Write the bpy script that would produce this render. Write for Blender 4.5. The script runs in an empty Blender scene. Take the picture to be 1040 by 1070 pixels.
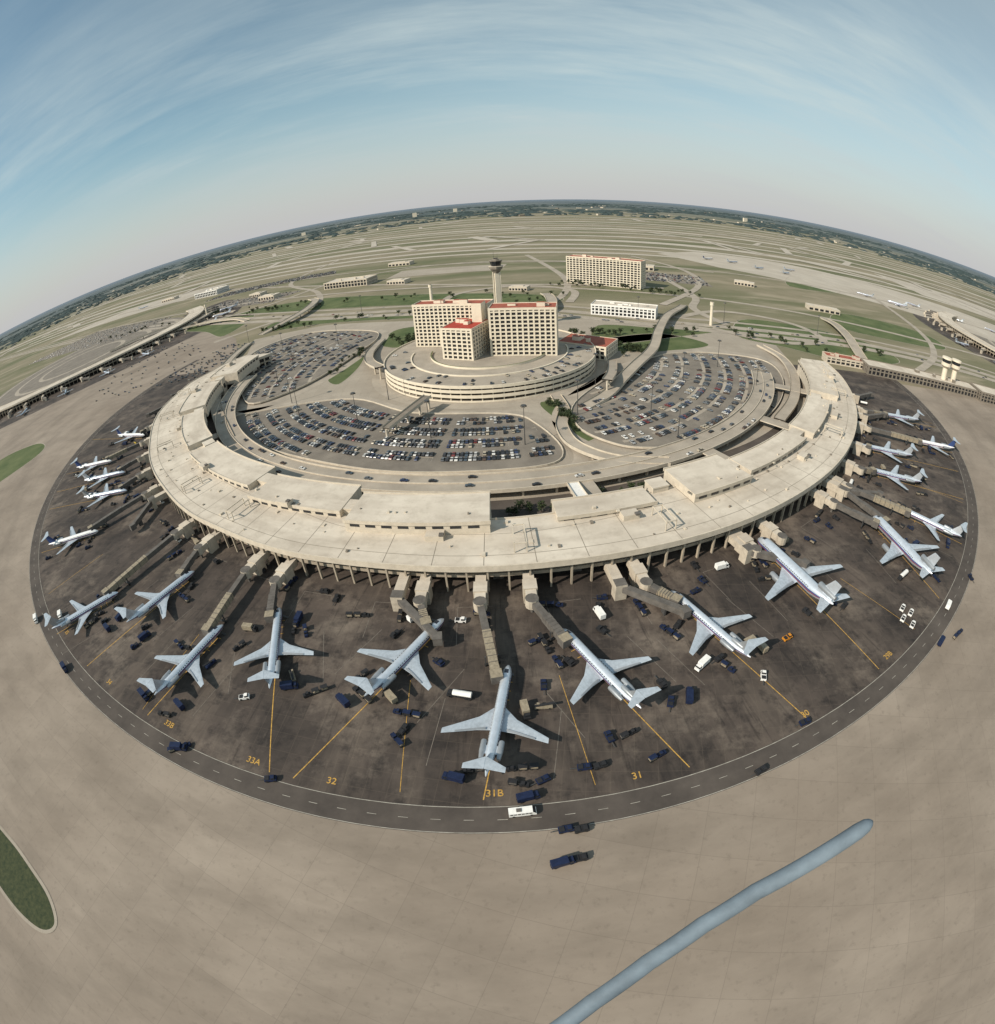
import bpy, math, random
from mathutils import Vector, Matrix
random.seed(7)
R_=math.radians
scene=bpy.context.scene
COL=bpy.context.collection
# ------------------------------------------------------------------ materials
MATS={}
def mat(name,col,rough=0.8,metal=0.0,amt=0.15,scale=0.2,kind='noise',col2=None,spec=0.3,detail=6):
    m=bpy.data.materials.new(name); m.use_nodes=True
    nt=m.node_tree; b=nt.nodes['Principled BSDF']
    b.inputs['Roughness'].default_value=rough; b.inputs['Metallic'].default_value=metal
    b.inputs['Specular IOR Level'].default_value=spec
    tc=nt.nodes.new('ShaderNodeTexCoord'); n=nt.nodes.new('ShaderNodeTexNoise')
    n.inputs['Scale'].default_value=scale; n.inputs['Detail'].default_value=detail; n.inputs['Roughness'].default_value=0.65
    nt.links.new(tc.outputs['Object'],n.inputs['Vector'])
    r=nt.nodes.new('ShaderNodeValToRGB'); r.color_ramp.elements[0].position=0.3; r.color_ramp.elements[1].position=0.7
    c2=col2 if col2 else tuple(min(1,c*(1+amt)) for c in col)
    c1=col if col2 else tuple(c*(1-amt) for c in col)
    r.color_ramp.elements[0].color=(*c1,1); r.color_ramp.elements[1].color=(*c2,1)
    nt.links.new(n.outputs['Fac'],r.inputs['Fac']); nt.links.new(r.outputs['Color'],b.inputs['Base Color'])
    MATS[name]=m
    return m
def nodes(m): return m.node_tree, m.node_tree.nodes['Principled BSDF']
def mixc(nt,a,b,f,mode='MIX'):
    x=nt.nodes.new('ShaderNodeMix'); x.data_type='RGBA'; x.blend_type=mode
    for s,v in (('A',a),('B',b)):
        i=[q for q in x.inputs if q.name==s and q.type=='RGBA'][0]
        if isinstance(v,tuple): i.default_value=(*v,1)
        else: nt.links.new(v,i)
    i=x.inputs[0]
    if isinstance(f,(int,float)): i.default_value=f
    else: nt.links.new(f,i)
    return [o for o in x.outputs if o.type=='RGBA'][0]
def scl(nt,s,k):
    q=nt.nodes.new('ShaderNodeMath'); q.operation='MULTIPLY'; q.inputs[1].default_value=k; nt.links.new(s,q.inputs[0]); return q.outputs[0]
def noise(nt,vec,scale,detail=5,rough=.6,lo=.35,hi=.65,stretch=None,rotz=0):
    if stretch:
        mp=nt.nodes.new('ShaderNodeMapping'); mp.inputs['Scale'].default_value=stretch; mp.inputs['Rotation'].default_value=(0,0,rotz); nt.links.new(vec,mp.inputs[0]); vec=mp.outputs[0]
    n=nt.nodes.new('ShaderNodeTexNoise'); n.inputs['Scale'].default_value=scale; n.inputs['Detail'].default_value=detail; n.inputs['Roughness'].default_value=rough
    nt.links.new(vec,n.inputs['Vector'])
    mr=nt.nodes.new('ShaderNodeMapRange'); mr.inputs['From Min'].default_value=lo; mr.inputs['From Max'].default_value=hi; nt.links.new(n.outputs['Fac'],mr.inputs['Value'])
    return mr.outputs[0]
def polar(nt,vec):   # (radius from terminal centre, angle*420 m)
    sb=nt.nodes.new('ShaderNodeVectorMath'); sb.operation='SUBTRACT'; sb.inputs[1].default_value=(5,500,0); nt.links.new(vec,sb.inputs[0])
    sp=nt.nodes.new('ShaderNodeSeparateXYZ'); nt.links.new(sb.outputs[0],sp.inputs[0]); ln=nt.nodes.new('ShaderNodeVectorMath'); ln.operation='LENGTH'; nt.links.new(sb.outputs[0],ln.inputs[0])
    ng=scl(nt,sp.outputs['Y'],-1); at=nt.nodes.new('ShaderNodeMath'); at.operation='ARCTAN2'; nt.links.new(sp.outputs['X'],at.inputs[0]); nt.links.new(ng,at.inputs[1])
    cb=nt.nodes.new('ShaderNodeCombineXYZ'); nt.links.new(ln.outputs['Value'],cb.inputs[0]); nt.links.new(scl(nt,at.outputs[0],420),cb.inputs[1]); return cb.outputs[0]
def brick(nt,vec,w,h,mortar,rotz=0):
    mp=nt.nodes.new('ShaderNodeMapping'); mp.inputs['Rotation'].default_value=(0,0,rotz); nt.links.new(vec,mp.inputs[0])
    b=nt.nodes.new('ShaderNodeTexBrick'); b.offset=0; b.inputs['Scale'].default_value=1; b.inputs['Brick Width'].default_value=w; b.inputs['Row Height'].default_value=h
    b.inputs['Mortar Size'].default_value=mortar; b.inputs['Color1'].default_value=(0,0,0,1); b.inputs['Color2'].default_value=(1,1,1,1); b.inputs['Mortar'].default_value=(.5,.5,.5,1)
    nt.links.new(mp.outputs[0],b.inputs['Vector']); return b
def setbase(m,sock):
    nt,b=nodes(m); nt.links.new(sock,b.inputs['Base Color'])
# ground
g=mat('ground_mat',(0.1,0.12,0.05),0.95); nt,b=nodes(g); tc=nt.nodes.new('ShaderNodeTexCoord').outputs['Object']
a1=noise(nt,tc,0.0011,6,.6,.38,.55,(1,3.6,1),R_(16)); a2=noise(nt,tc,0.02,5,.6,.3,.7); a3=noise(nt,tc,0.0004,6,.65,.44,.54,(1,2,1))
c=mixc(nt,(0.088,0.103,0.045),(0.235,0.20,0.14),a1); c=mixc(nt,c,(0.14,0.13,0.075),scl(nt,a2,.7))
c=mixc(nt,c,(0.31,0.265,0.195),scl(nt,noise(nt,tc,0.004,6,.65,.52,.68,(1,4,1),R_(15)),.75))
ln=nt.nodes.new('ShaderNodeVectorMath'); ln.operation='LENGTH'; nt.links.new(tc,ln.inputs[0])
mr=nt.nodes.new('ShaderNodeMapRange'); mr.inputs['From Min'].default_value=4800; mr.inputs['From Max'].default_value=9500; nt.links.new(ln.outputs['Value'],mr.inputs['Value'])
far=mixc(nt,(0.045,0.066,0.072),(0.12,0.135,0.125),a3); c=mixc(nt,c,far,mr.outputs[0])  # distant tree and field tones, with aerial haze mixed into the colour
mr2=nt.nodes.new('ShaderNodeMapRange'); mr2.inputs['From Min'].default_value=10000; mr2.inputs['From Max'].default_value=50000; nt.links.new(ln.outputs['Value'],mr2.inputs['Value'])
c=mixc(nt,c,(0.12,0.155,0.195),mr2.outputs[0]); setbase(g,c)  # haze painted as base colour: farthest ground turns bluish with radius
def concrete(name,ca,cb,w,rot,streak=0.5):
    m=mat(name,ca,0.85); nt,b=nodes(m); tc=nt.nodes.new('ShaderNodeTexCoord').outputs['Object']; pv=polar(nt,tc)
    n1=noise(nt,tc,0.008,6,.65,.35,.65); c=mixc(nt,ca,cb,n1)
    bk=brick(nt,tc,w,w,.11,rot); bw=nt.nodes.new('ShaderNodeRGBToBW'); nt.links.new(bk.outputs['Color'],bw.inputs[0])
    c=mixc(nt,c,tuple(v*.55 for v in ca),scl(nt,bw.outputs[0],.12))
    bk2=brick(nt,tc,w*4,w*2,.0,rot); bw2=nt.nodes.new('ShaderNodeRGBToBW'); nt.links.new(bk2.outputs['Color'],bw2.inputs[0])
    c=mixc(nt,c,tuple(v*.6 for v in ca),scl(nt,bw2.outputs[0],.12))
    c=mixc(nt,c,tuple(v*.4 for v in ca),scl(nt,bk.outputs['Fac'],.24))
    c=mixc(nt,c,tuple(v*.5 for v in ca),scl(nt,noise(nt,pv,0.03,7,.65,.46,.76,(1,.3,1)),streak*.7))
    c=mixc(nt,c,tuple(v*.55 for v in ca),scl(nt,noise(nt,tc,0.05,6,.65,.45,.8,(0.35,1,1),rot+.3),streak*.7))
    c=mixc(nt,c,tuple(v*.5 for v in ca),scl(nt,noise(nt,tc,0.35,6,.7,.55,.75),.45)); setbase(m,c); return m
concrete('apron_concrete',(0.235,0.192,0.152),(0.315,0.265,0.215),15,R_(22),.8)
concrete('pavement_light',(0.30,0.258,0.208),(0.38,0.335,0.275),9,R_(0),.3)
concrete('far_concrete',(0.39,0.345,0.285),(0.47,0.425,0.36),25,R_(17),.3)
m=mat('stained_apron',(0.05,0.04,0.03),0.75); nt,b=nodes(m); tc=nt.nodes.new('ShaderNodeTexCoord').outputs['Object']; pv=polar(nt,tc)
c=mixc(nt,(0.032,0.026,0.023),(0.102,0.080,0.066),noise(nt,tc,0.022,7,.7,.36,.66))
c=mixc(nt,c,(0.22,0.18,0.145),scl(nt,noise(nt,tc,0.024,8,.72,.51,.70),.9))
c=mixc(nt,c,(0.165,0.132,0.105),scl(nt,noise(nt,pv,0.05,6,.65,.50,.72,(.16,1,1)),.6))
c=mixc(nt,c,(0.013,0.011,0.011),scl(nt,noise(nt,tc,0.12,6,.7,.52,.72),.9))
c=mixc(nt,c,(0.016,0.013,0.012),scl(nt,noise(nt,pv,0.35,5,.65,.57,.72,(.08,1,1)),.7))
bk=brick(nt,tc,7.5,7.5,.10,R_(10)); bw=nt.nodes.new('ShaderNodeRGBToBW'); nt.links.new(bk.outputs['Color'],bw.inputs[0]); c=mixc(nt,c,(0.02,0.017,0.015),scl(nt,bw.outputs[0],.25)); c=mixc(nt,c,(0.15,0.12,0.09),scl(nt,bk.outputs['Fac'],.2)); setbase(m,c)
mat('asphalt_road',(0.05,0.042,0.037),0.85,col2=(0.10,0.084,0.072),scale=.06)
mat('lot_asphalt',(0.135,0.118,0.10),0.85,col2=(0.225,0.198,0.165),scale=.05)
mat('grass',(0.048,0.075,0.024),0.95,col2=(0.12,0.138,0.06),scale=.03)
mat('shrub_ground',(0.018,0.030,0.014),0.95,col2=(0.065,0.072,0.032),scale=.5)
mat('highway_surface',(0.32,0.28,0.23),0.85,amt=.2,scale=.05)
m=mat('roof_gravel',(0.45,0.40,0.32),0.9); nt,b=nodes(m); tc=nt.nodes.new('ShaderNodeTexCoord').outputs['Object']; pv=polar(nt,tc)
c=mixc(nt,(0.46,0.405,0.335),(0.60,0.54,0.455),noise(nt,tc,0.03,6,.65,.35,.65)); c=mixc(nt,c,(0.28,0.24,0.19),scl(nt,noise(nt,tc,0.15,6,.7,.5,.8),.6))
c=mixc(nt,c,(0.34,0.29,0.235),scl(nt,noise(nt,pv,0.09,5,.6,.46,.7,(1,.15,1)),.6)); setbase(m,c)
mat('precast',(0.51,0.45,0.365),0.8,amt=.14,scale=.3)
mat('column_concrete',(0.34,0.29,0.225),0.85,amt=.2,scale=.3)
mat('precast_dark',(0.19,0.165,0.135),0.8,amt=.2,scale=.2)
mat('hotel_concrete',(0.65,0.58,0.465),0.8,amt=.08,scale=.2)
mat('dark_glass',(0.02,0.022,0.025),0.25,amt=.4,scale=.4,spec=.5)
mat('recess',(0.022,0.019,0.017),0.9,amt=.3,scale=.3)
mat('red_roof',(0.34,0.045,0.03),0.8,amt=.2,scale=.2)
mat('brown_roof',(0.29,0.082,0.052),0.8,amt=.25,scale=.2)
mat('joint_dark',(0.20,0.175,0.14),0.9)
mat('white_paint',(0.74,0.73,0.70),0.6,amt=.1,scale=1)
mat('marking_white',(0.32,0.30,0.26),0.8,amt=.35,scale=.4)
mat('marking_faint',(0.15,0.13,0.11),0.8,amt=.35,scale=.4)
mat('marking_yellow',(0.42,0.25,0.06),0.8,amt=.5,scale=.8)
mat('aluminium',(0.66,0.71,0.77),0.32,metal=.55,amt=.12,scale=.5,spec=.5)
mat('wing_grey',(0.47,0.52,0.57),0.4,metal=.3,amt=.18,scale=.6,spec=.5)
mat('white_fuselage',(0.78,0.78,0.77),0.35,amt=.05,scale=.4,spec=.5)
mat('stripe_blue',(0.04,0.07,0.19),0.4,amt=.1)
mat('stripe_red',(0.20,0.06,0.075),0.4,amt=.1)
mat('cockpit_glass',(0.02,0.02,0.03),0.15,spec=.6)
mat('engine_metal',(0.34,0.36,0.38),0.4,metal=.5)
mat('tyre',(0.02,0.02,0.02),0.9)
mat('bridge_cream',(0.44,0.385,0.31),0.7,amt=.2,scale=.3)
mat('bridge_grey',(0.11,0.10,0.09),0.7,amt=.3,scale=.3)
mat('equip_blue',(0.010,0.017,0.048),0.5,amt=.3,scale=1)
mat('equip_dark',(0.02,0.02,0.022),0.6,amt=.3,scale=1)
mat('equip_tan',(0.26,0.22,0.16),0.6,amt=.3,scale=1)
mat('equip_orange',(0.5,0.2,0.02),0.5,amt=.2,scale=1)
mat('equip_yellow',(0.50,0.36,0.05),0.5,amt=.2,scale=1)
mat('bark',(0.10,0.07,0.045),0.9,scale=2)
mat('leaf_dark',(0.028,0.042,0.018),0.8,amt=.3,scale=1)
mat('leaf_light',(0.06,0.078,0.032),0.8,amt=.3,scale=1)
mat('steel_pole',(0.10,0.10,0.10),0.5,metal=.5)
mat('skid_grey',(0.15,0.19,0.225),0.6,amt=.25,scale=5)
mat('distant_foliage',(0.036,0.054,0.054),0.95,amt=.3,scale=.01)
carcols=[(0.50,0.49,0.47),(0.30,0.30,0.30),(0.03,0.03,0.035),(0.16,0.03,0.028),(0.03,0.045,0.10),(0.38,0.33,0.25),(0.12,0.13,0.14),(0.08,0.05,0.035),(0.05,0.07,0.09),(0.02,0.02,0.022),(0.62,0.61,0.58)]
CW=[4,4,9,2,5,4,6,4,5,7,3]
for i,cc in enumerate(carcols): mat('car_paint_%d'%i,cc,0.3,amt=.05,spec=.6)
# ------------------------------------------------------------------ builder
class MB:
    def __init__(s): s.v=[];s.f=[];s.m=[];s.names=[]
    def mi(s,n):
        if n not in s.names: s.names.append(n)
        return s.names.index(n)
    def face(s,idx,m): s.f.append(tuple(idx)); s.m.append(s.mi(m))
    def add(s,vs): k=len(s.v); s.v+= [tuple(v) for v in vs]; return k
    def box(s,x,y,z0,z1,sx,sy,rot,m,top=None,tx=1,ty=1,ox=0):
        c,sn=math.cos(rot),math.sin(rot); P=[]
        for z,fx,fy,o in ((z0,1,1,0),(z1,tx,ty,ox)):
            for a,b in ((-1,-1),(1,-1),(1,1),(-1,1)):
                u,w=a*sx/2*fx+o,b*sy/2*fy; P.append((x+u*c-w*sn,y+u*sn+w*c,z))
        k=s.add(P)
        for q in ((0,1,5,4),(1,2,6,5),(2,3,7,6),(3,0,4,7),(3,2,1,0)): s.face([k+i for i in q],m)
        s.face([k+4,k+5,k+6,k+7],top or m)
    def beam(s,p,q,w,h,m,top=None):
        p=Vector(p);q=Vector(q);d=(q-p).normalized(); sd=d.cross(Vector((0,0,1)))
        if sd.length<1e-4: sd=Vector((1,0,0))
        sd.normalize(); up=sd.cross(d)
        P=[]
        for o in (p,q):
            for a,b in ((-1,-1),(1,-1),(1,1),(-1,1)): P.append(o+sd*a*w/2+up*b*h/2)
        k=s.add(P)
        for j,f in enumerate(((0,1,5,4),(1,2,6,5),(2,3,7,6),(3,0,4,7),(3,2,1,0),(4,5,6,7))): s.face([k+i for i in f],top if (top and j==2) else m)
    def cyl(s,x,y,z0,z1,r0,r1,n,m,cap=None):
        k=s.add([(x+r*math.cos(i*math.tau/n),y+r*math.sin(i*math.tau/n),z) for z,r in((z0,r0),(z1,r1)) for i in range(n)])
        for i in range(n): j=(i+1)%n; s.face((k+i,k+j,k+n+j,k+n+i),m)
        s.face([k+n+i for i in range(n)],cap or m)
    def prism(s,pts,z0,z1,side,top):
        n=len(pts); k=s.add([(p[0],p[1],z) for z in(z0,z1) for p in pts])
        ar=sum(pts[i][0]*pts[(i+1)%n][1]-pts[(i+1)%n][0]*pts[i][1] for i in range(n))
        o=list(range(n)) if ar>0 else list(range(n))[::-1]
        for i in range(n):
            a,b=o[i],o[(i+1)%n]; s.face((k+a,k+b,k+n+b,k+n+a),side)
        s.face([k+n+i for i in o],top)
    def loft(s,rings,m,closed=True,caps=True,mf=None):
        n=len(rings[0]); k=s.add([p for r in rings for p in r])
        for a in range(len(rings)-1):
            for i in range(n if closed else n-1):
                j=(i+1)%n; s.face((k+a*n+i,k+a*n+j,k+(a+1)*n+j,k+(a+1)*n+i),mf(a,i) if mf else m)
        if caps:
            s.face([k+i for i in range(n)][::-1],m); s.face([k+(len(rings)-1)*n+i for i in range(n)],m)
    def mesh(s,name,smooth=False):
        me=bpy.data.meshes.new(name); me.from_pydata(s.v,[],s.f)
        for n in s.names: me.materials.append(MATS[n])
        me.polygons.foreach_set('material_index',s.m)
        if smooth: me.polygons.foreach_set('use_smooth',[True]*len(s.f))
        me.update(); return me
    def obj(s,name,parent=None,smooth=False):
        o=bpy.data.objects.new(name,s.mesh(name,smooth)); COL.objects.link(o)
        if parent: o.parent=parent
        return o
def empty(name):
    o=bpy.data.objects.new(name,None); COL.objects.link(o); return o
def inst(me,name,x,y,z=0,rot=0,sc=1):
    o=bpy.data.objects.new(name,me); o.location=(x,y,z); o.rotation_euler=(0,0,rot); o.scale=(sc,sc,sc); COL.objects.link(o); return o
def catmull(P,n=10,closed=False):
    out=[];N=len(P)
    for i in range(N if closed else N-1):
        g=(lambda k:P[k%N]) if closed else (lambda k:P[max(0,min(N-1,k))])
        p0,p1,p2,p3=g(i-1),g(i),g(i+1),g(i+2)
        for j in range(n):
            t=j/n; out.append(tuple(.5*(2*p1[d]+(p2[d]-p0[d])*t+(2*p0[d]-5*p1[d]+4*p2[d]-p3[d])*t*t+(3*p1[d]-p0[d]-3*p2[d]+p3[d])*t**3) for d in range(len(p1))))
    if not closed: out.append(tuple(P[-1]))
    return out
def ribbon(mb,path,w,z,m,off=0,thick=None,parapet=None,closed=False):
    n=len(path); L=[];Rr=[]
    for i in range(n):
        a=path[(i-1)%n] if closed else path[max(0,i-1)]; b=path[(i+1)%n] if closed else path[min(n-1,i+1)]
        d=Vector((b[0]-a[0],b[1]-a[1])).normalized(); nr=Vector((-d.y,d.x)); p=Vector(path[i][:2])+nr*off
        zz=path[i][2] if len(path[i])>2 else z
        L.append((*(p+nr*w/2),zz)); Rr.append((*(p-nr*w/2),zz))
    k=mb.add(L+Rr)
    for i in range(n if closed else n-1):
        j=(i+1)%n; mb.face((k+n+i,k+n+j,k+j,k+i),m)
    if thick:
        for S,o in ((L,1),(Rr,-1)):
            q=mb.add([(x,y,zz+(parapet or 0)) for x,y,zz in S]+[(x,y,zz-thick) for x,y,zz in S])
            for i in range(n if closed else n-1):
                j=(i+1)%n; f=(q+i,q+j,q+n+j,q+n+i); mb.face(f if o<0 else f[::-1],'precast')
        q=mb.add([(x,y,zz-thick) for x,y,zz in L+Rr])
        for i in range(n-1): mb.face((q+i,q+i+1,q+n+i+1,q+n+i),'precast_dark')
def sheet(name,pts,z,m):
    mb=MB(); k=mb.add([(p[0],p[1],z) for p in pts]); n=len(pts)
    ar=sum(pts[i][0]*pts[(i+1)%n][1]-pts[(i+1)%n][0]*pts[i][1] for i in range(n))
    mb.face([k+i for i in (range(n) if ar>0 else range(n-1,-1,-1))],m); return mb.obj(name)
def interp(x,T):
    if x<=T[0][0]: return T[0][1]
    for (a,va),(b,vb) in zip(T,T[1:]):
        if x<=b:
            t=(x-a)/(b-a); t=t*t*(3-2*t); return va+(vb-va)*t
    return T[-1][1]
C=(5.,500.)
def pol(phi,r,c=C,rot=0): a=R_(phi+rot); return (c[0]+r*math.sin(a),c[1]-r*math.cos(a))
ROUT=[(-105,292),(-97,308),(-88,322),(-76,326),(-60,321),(-45,321),(-30,325),(-15,330),(0,333),(15,333.5),(30,332.5),(50,332),(70,333),(78,331)]
RIN=[(-105,250),(-97,268),(-88,278),(-70,279),(-45,278),(-25,284),(-12,297),(0,300),(15,295),(40,300),(60,300),(78,304)]
ro=lambda p:interp(p,ROUT); ri=lambda p:interp(p,RIN)
def arc(mb,p0,p1,r0,r1,z0,z1,side,top,c=C,rot=0,step=1.5,bottom=False):
    f0=r0 if callable(r0) else (lambda p:r0); f1=r1 if callable(r1) else (lambda p:r1)
    n=max(1,int(math.ceil(abs(p1-p0)/step))); P=[]
    for i in range(n+1):
        p=p0+(p1-p0)*i/n; a=pol(p,f0(p),c,rot); b=pol(p,f1(p),c,rot); P+=[(*a,z0),(*b,z0),(*b,z1),(*a,z1)]
    k=mb.add(P)
    for i in range(n):
        q=k+4*i; w=q+4
        mb.face((q+3,q+2,w+2,w+3),top); mb.face((q+1,w+1,w+2,q+2),side); mb.face((q,q+3,w+3,w),side)
        mb.face((q,w,w+1,q+1),side)
    mb.face((k,k+1,k+2,k+3),side); q=k+4*n; mb.face((q+3,q+2,q+1,q),side)
def flat_arc(mb,p0,p1,r0,r1,z,m,c=C,rot=0,step=1.5):
    n=max(1,int(math.ceil(abs(p1-p0)/step))); P=[]
    f0=r0 if callable(r0) else (lambda p:r0); f1=r1 if callable(r1) else (lambda p:r1)
    for i in range(n+1):
        p=p0+(p1-p0)*i/n; P+=[(*pol(p,f0(p),c,rot),z),(*pol(p,f1(p),c,rot),z)]
    k=mb.add(P)
    for i in range(n): q=k+2*i; mb.face((q,q+1,q+3,q+2),m)
# ------------------------------------------------------------------ ground & sheets
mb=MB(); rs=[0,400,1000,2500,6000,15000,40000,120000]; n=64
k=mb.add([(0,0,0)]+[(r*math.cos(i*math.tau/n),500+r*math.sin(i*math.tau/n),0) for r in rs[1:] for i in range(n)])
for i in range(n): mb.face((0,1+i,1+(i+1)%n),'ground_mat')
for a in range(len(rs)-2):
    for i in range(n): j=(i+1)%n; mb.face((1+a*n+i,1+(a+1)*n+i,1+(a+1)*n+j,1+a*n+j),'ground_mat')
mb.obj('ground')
sheet('apron_pavement',[(-1300,-700),(1200,-700),(1200,330),(760,400),(560,400),(340,430),(5,500),(-300,600),(-380,760),(-520,930),(-640,930),(-900,640),(-1300,500)],.02,'apron_concrete')
mb=MB(); flat_arc(mb,-104,82,300,431,.04,'stained_apron'); mb.obj('aircraft_stand_apron')
mb=MB(); flat_arc(mb,-112,84,430,439.5,.06,'asphalt_road')
for r in (430.3,439.2): flat_arc(mb,-112,84,r-.12,r+.12,.08,'marking_white')
p=-112
while p<84: flat_arc(mb,p,p+.4,434.7,434.88,.08,'marking_white'); p+=1.3
mb.obj('service_road')
pts=[pol(p,302) for p in range(-104,80,2)]+[(335,560),(250,600),(60,650),(-100,690),(-220,735),(-330,720)]
sheet('pavement',pts,.05,'pavement_light')
GR=[[(290,560),(350,650),(470,610),(520,560),(505,495),(400,480),(335,520)],[(105,505),(125,540),(195,560),(235,520),(200,498),(150,490)],[(36,366),(50,372),(68,312),(52,300),(46,330)],
[(-520,1010),(-330,905),(-100,800),(80,740),(100,800),(-115,900),(-330,1010)],[(-100,560),(-110,640),(-60,650),(40,620),(60,560)],[(-330,760),(-240,750),(-100,705),(40,665),(30,690),(-120,735),(-320,830)],
[(120,520),(130,600),(200,585),(260,575),(240,560)],[(-560,340),(-620,420),(-560,450),(-515,430),(-515,390)],[(640,1000),(760,1180),(850,1150),(780,1000)],[(880,1050),(930,1130),(1000,1060),(960,1020)],
[(-152,480),(-140,540),(-128,545),(-125,500),(-135,455)],[(-620,980),(-560,1010),(-430,960),(-420,800),(-500,880)],[(520,640),(600,760),(760,700),(720,600)]]
for gpts in GR:
    gp=catmull(gpts,6,True); sheet('grass_island',gp,.10,'grass')
    kb=MB(); ribbon(kb,gp+[gp[0]],1.2,.14,'pavement_light'); kb.obj('kerb')
gp=catmull([(-215,26),(-196,23),(-178,16),(-163,8),(-156,-2),(-164,-8),(-185,-4),(-210,8)],6,True)
sheet('grass_island',gp,.10,'shrub_ground'); kb=MB(); ribbon(kb,gp+[gp[0]],1.6,.16,'pavement_light'); kb.obj('kerb')
# ------------------------------------------------------------------ parking lots + cars
LOTC=[(-224,399),(-181,411),(-111,409),(-57,366),(11,350),(30,330),(42,288),(24,270),(-48,274),(-107,297),(-172,339)]
LOTR=[(62,362),(110,425),(165,474),(219,483),(272,463),(268,416),(233,358),(187,314),(137,287),(96,284),(74,293),(57,320)]
LOTL=[(-258,508),(-290,590),(-285,650),(-230,690),(-142,650),(-124,606),(-138,543),(-156,487),(-180,448),(-218,432)]
def inside(x,y,P):
    r=False;n=len(P)
    for i in range(n):
        a,b=P[i],P[i-1]
        if (a[1]>y)!=(b[1]>y) and x<(b[0]-a[0])*(y-a[1])/(b[1]-a[1])+a[0]: r=not r
    return r
def car_mesh(i):
    mb=MB(); pm='car_paint_%d'%i
    prof=[(-2.3,.35),(-2.35,.85),(-1.7,.95),(-1.25,1.42),(.35,1.42),(1.0,.98),(2.1,.85),(2.3,.6),(2.3,.35)]
    rings=[]
    for y in (-.9,.9): rings.append([(x,y*(0.8 if z>1.2 else 1),z) for x,z in prof])
    n=len(prof); k=mb.add([p for r in rings for p in r])
    for j in range(n):
        a=(j+1)%n; mm='dark_glass' if j in (2,4) else pm
        mb.face((k+j,k+a,k+n+a,k+n+j),mm)
    mb.face([k+j for j in range(n)],pm); mb.face([k+n+j for j in range(n)][::-1],pm)
    for s in (-1,1):
        q=mb.add([(-1.5,s*.905,.98),(.8,s*.905,1.0),(.3,s*.76,1.36),(-1.15,s*.76,1.36)]); mb.face((q,q+1,q+2,q+3),'dark_glass')
        for wx in (-1.45,1.4):
            q=mb.add([(wx+.33*math.cos(t*math.tau/8),s*.92,.33+.33*math.sin(t*math.tau/8)) for t in range(8)]+[(wx+.33*math.cos(t*math.tau/8),s*.7,.33+.33*math.sin(t*math.tau/8)) for t in range(8)])
            mb.face([q+t for t in range(8)],'tyre')
            for t in range(8): mb.face((q+t,q+(t+1)%8,q+8+(t+1)%8,q+8+t),'tyre')
    return mb.mesh('parked_car_mesh')
CARS=[car_mesh(i) for i in range(len(carcols))]
rcar=lambda: random.choices(CARS,CW)[0]
ncar=0
def fill_lot(P,z,dens,pitch=17.5,c=C,off=0,rmin=20,rmax=420,gap=13,isl=.5,clk=.3,single=False):
    global ncar
    mk=MB(); S=catmull(P,6,True)
    cx=sum(p[0] for p in P)/len(P); cy=sum(p[1] for p in P)/len(P)
    Q=[(cx+(x-cx)*.95,cy+(y-cy)*.95) for x,y in S]
    r=rmin+off
    while r<rmax:
        ph=-180.; run=[]; dphi=math.degrees(2.75/r); kk=0
        while ph<180:
            x,y=pol(ph,r,c)
            ok=inside(x,y,Q) and (kk%gap)>1
            if ok:
                for s in (-1,1):
                    xx,yy=pol(ph,r+s*(2.6+isl),c)
                    cl=math.sin(xx*.043+s)*math.sin(yy*.051+1.3)+.25*math.sin(xx*.2)
                    if inside(xx,yy,Q) and random.random()<dens+cl*clk:
                        a=R_(ph)-math.pi/2+(math.pi if random.random()<.4 else 0)+random.uniform(-.03,.03)
                        inst(rcar(),'parked_car',xx+random.uniform(-.1,.1),yy,z+.01,a,random.uniform(.98,1.14)); ncar+=1
            if ok: run.append(ph)
            if (not ok or ph+dphi>=180) and run:
                flat_arc(mk,run[0]-dphi/2,run[-1]+dphi/2,r-isl,r+isl,z+.04,'pavement_light',c)
                for q in run:
                    flat_arc(mk,q+dphi/2-.02*200/r,q+dphi/2+.02*200/r,r-5-isl,r+5+isl,z+.03,'marking_white',c,step=9)
                run=[]
            ph+=dphi; kk+=1
        r+=pitch
    mk.obj('parking_stall_marking')
def deck(P,z,name):
    e=empty(name); S=catmull(P,6,True)
    mb=MB(); mb.prism(S,.06,z,'precast_dark','lot_asphalt'); mb.obj('deck',e)
    mb=MB(); ribbon(mb,S+[S[0]],.5,z+1.0,'precast',thick=1.3,parapet=.0); mb.obj('parapet',e)
deck(LOTC,.5,'parking_lot_deck'); deck(LOTR,1.2,'parking_lot_deck'); deck(LOTL,1.6,'parking_lot_deck')
fill_lot(LOTC,.5,.84,clk=.25,gap=19); fill_lot(LOTR,1.2,.60,pitch=19.5,off=4,isl=1.5,clk=.4); fill_lot(LOTL,1.6,.46,pitch=19.5,isl=1.5,clk=.35)
mb=MB()
for P,w in ((LOTC,9),(LOTR,10),(LOTL,10)):
    cx=sum(p[0] for p in P)/len(P); cy=sum(p[1] for p in P)/len(P)
    S=catmull([(cx+(x-cx)*1.09,cy+(y-cy)*1.09) for x,y in P],8,True); ribbon(mb,S+[S[0]],w,.12,'highway_surface')
mb.obj('inner_loop_road')
mb=MB(); flat_arc(mb,-96,72,262,284,.08,'asphalt_road'); mb.obj('lower_roadway')
e=empty('elevated_roadway'); mb=MB()
arc(mb,-92,70,244,262,4.8,6,'precast','highway_surface'); mb.obj('deck',e)
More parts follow.
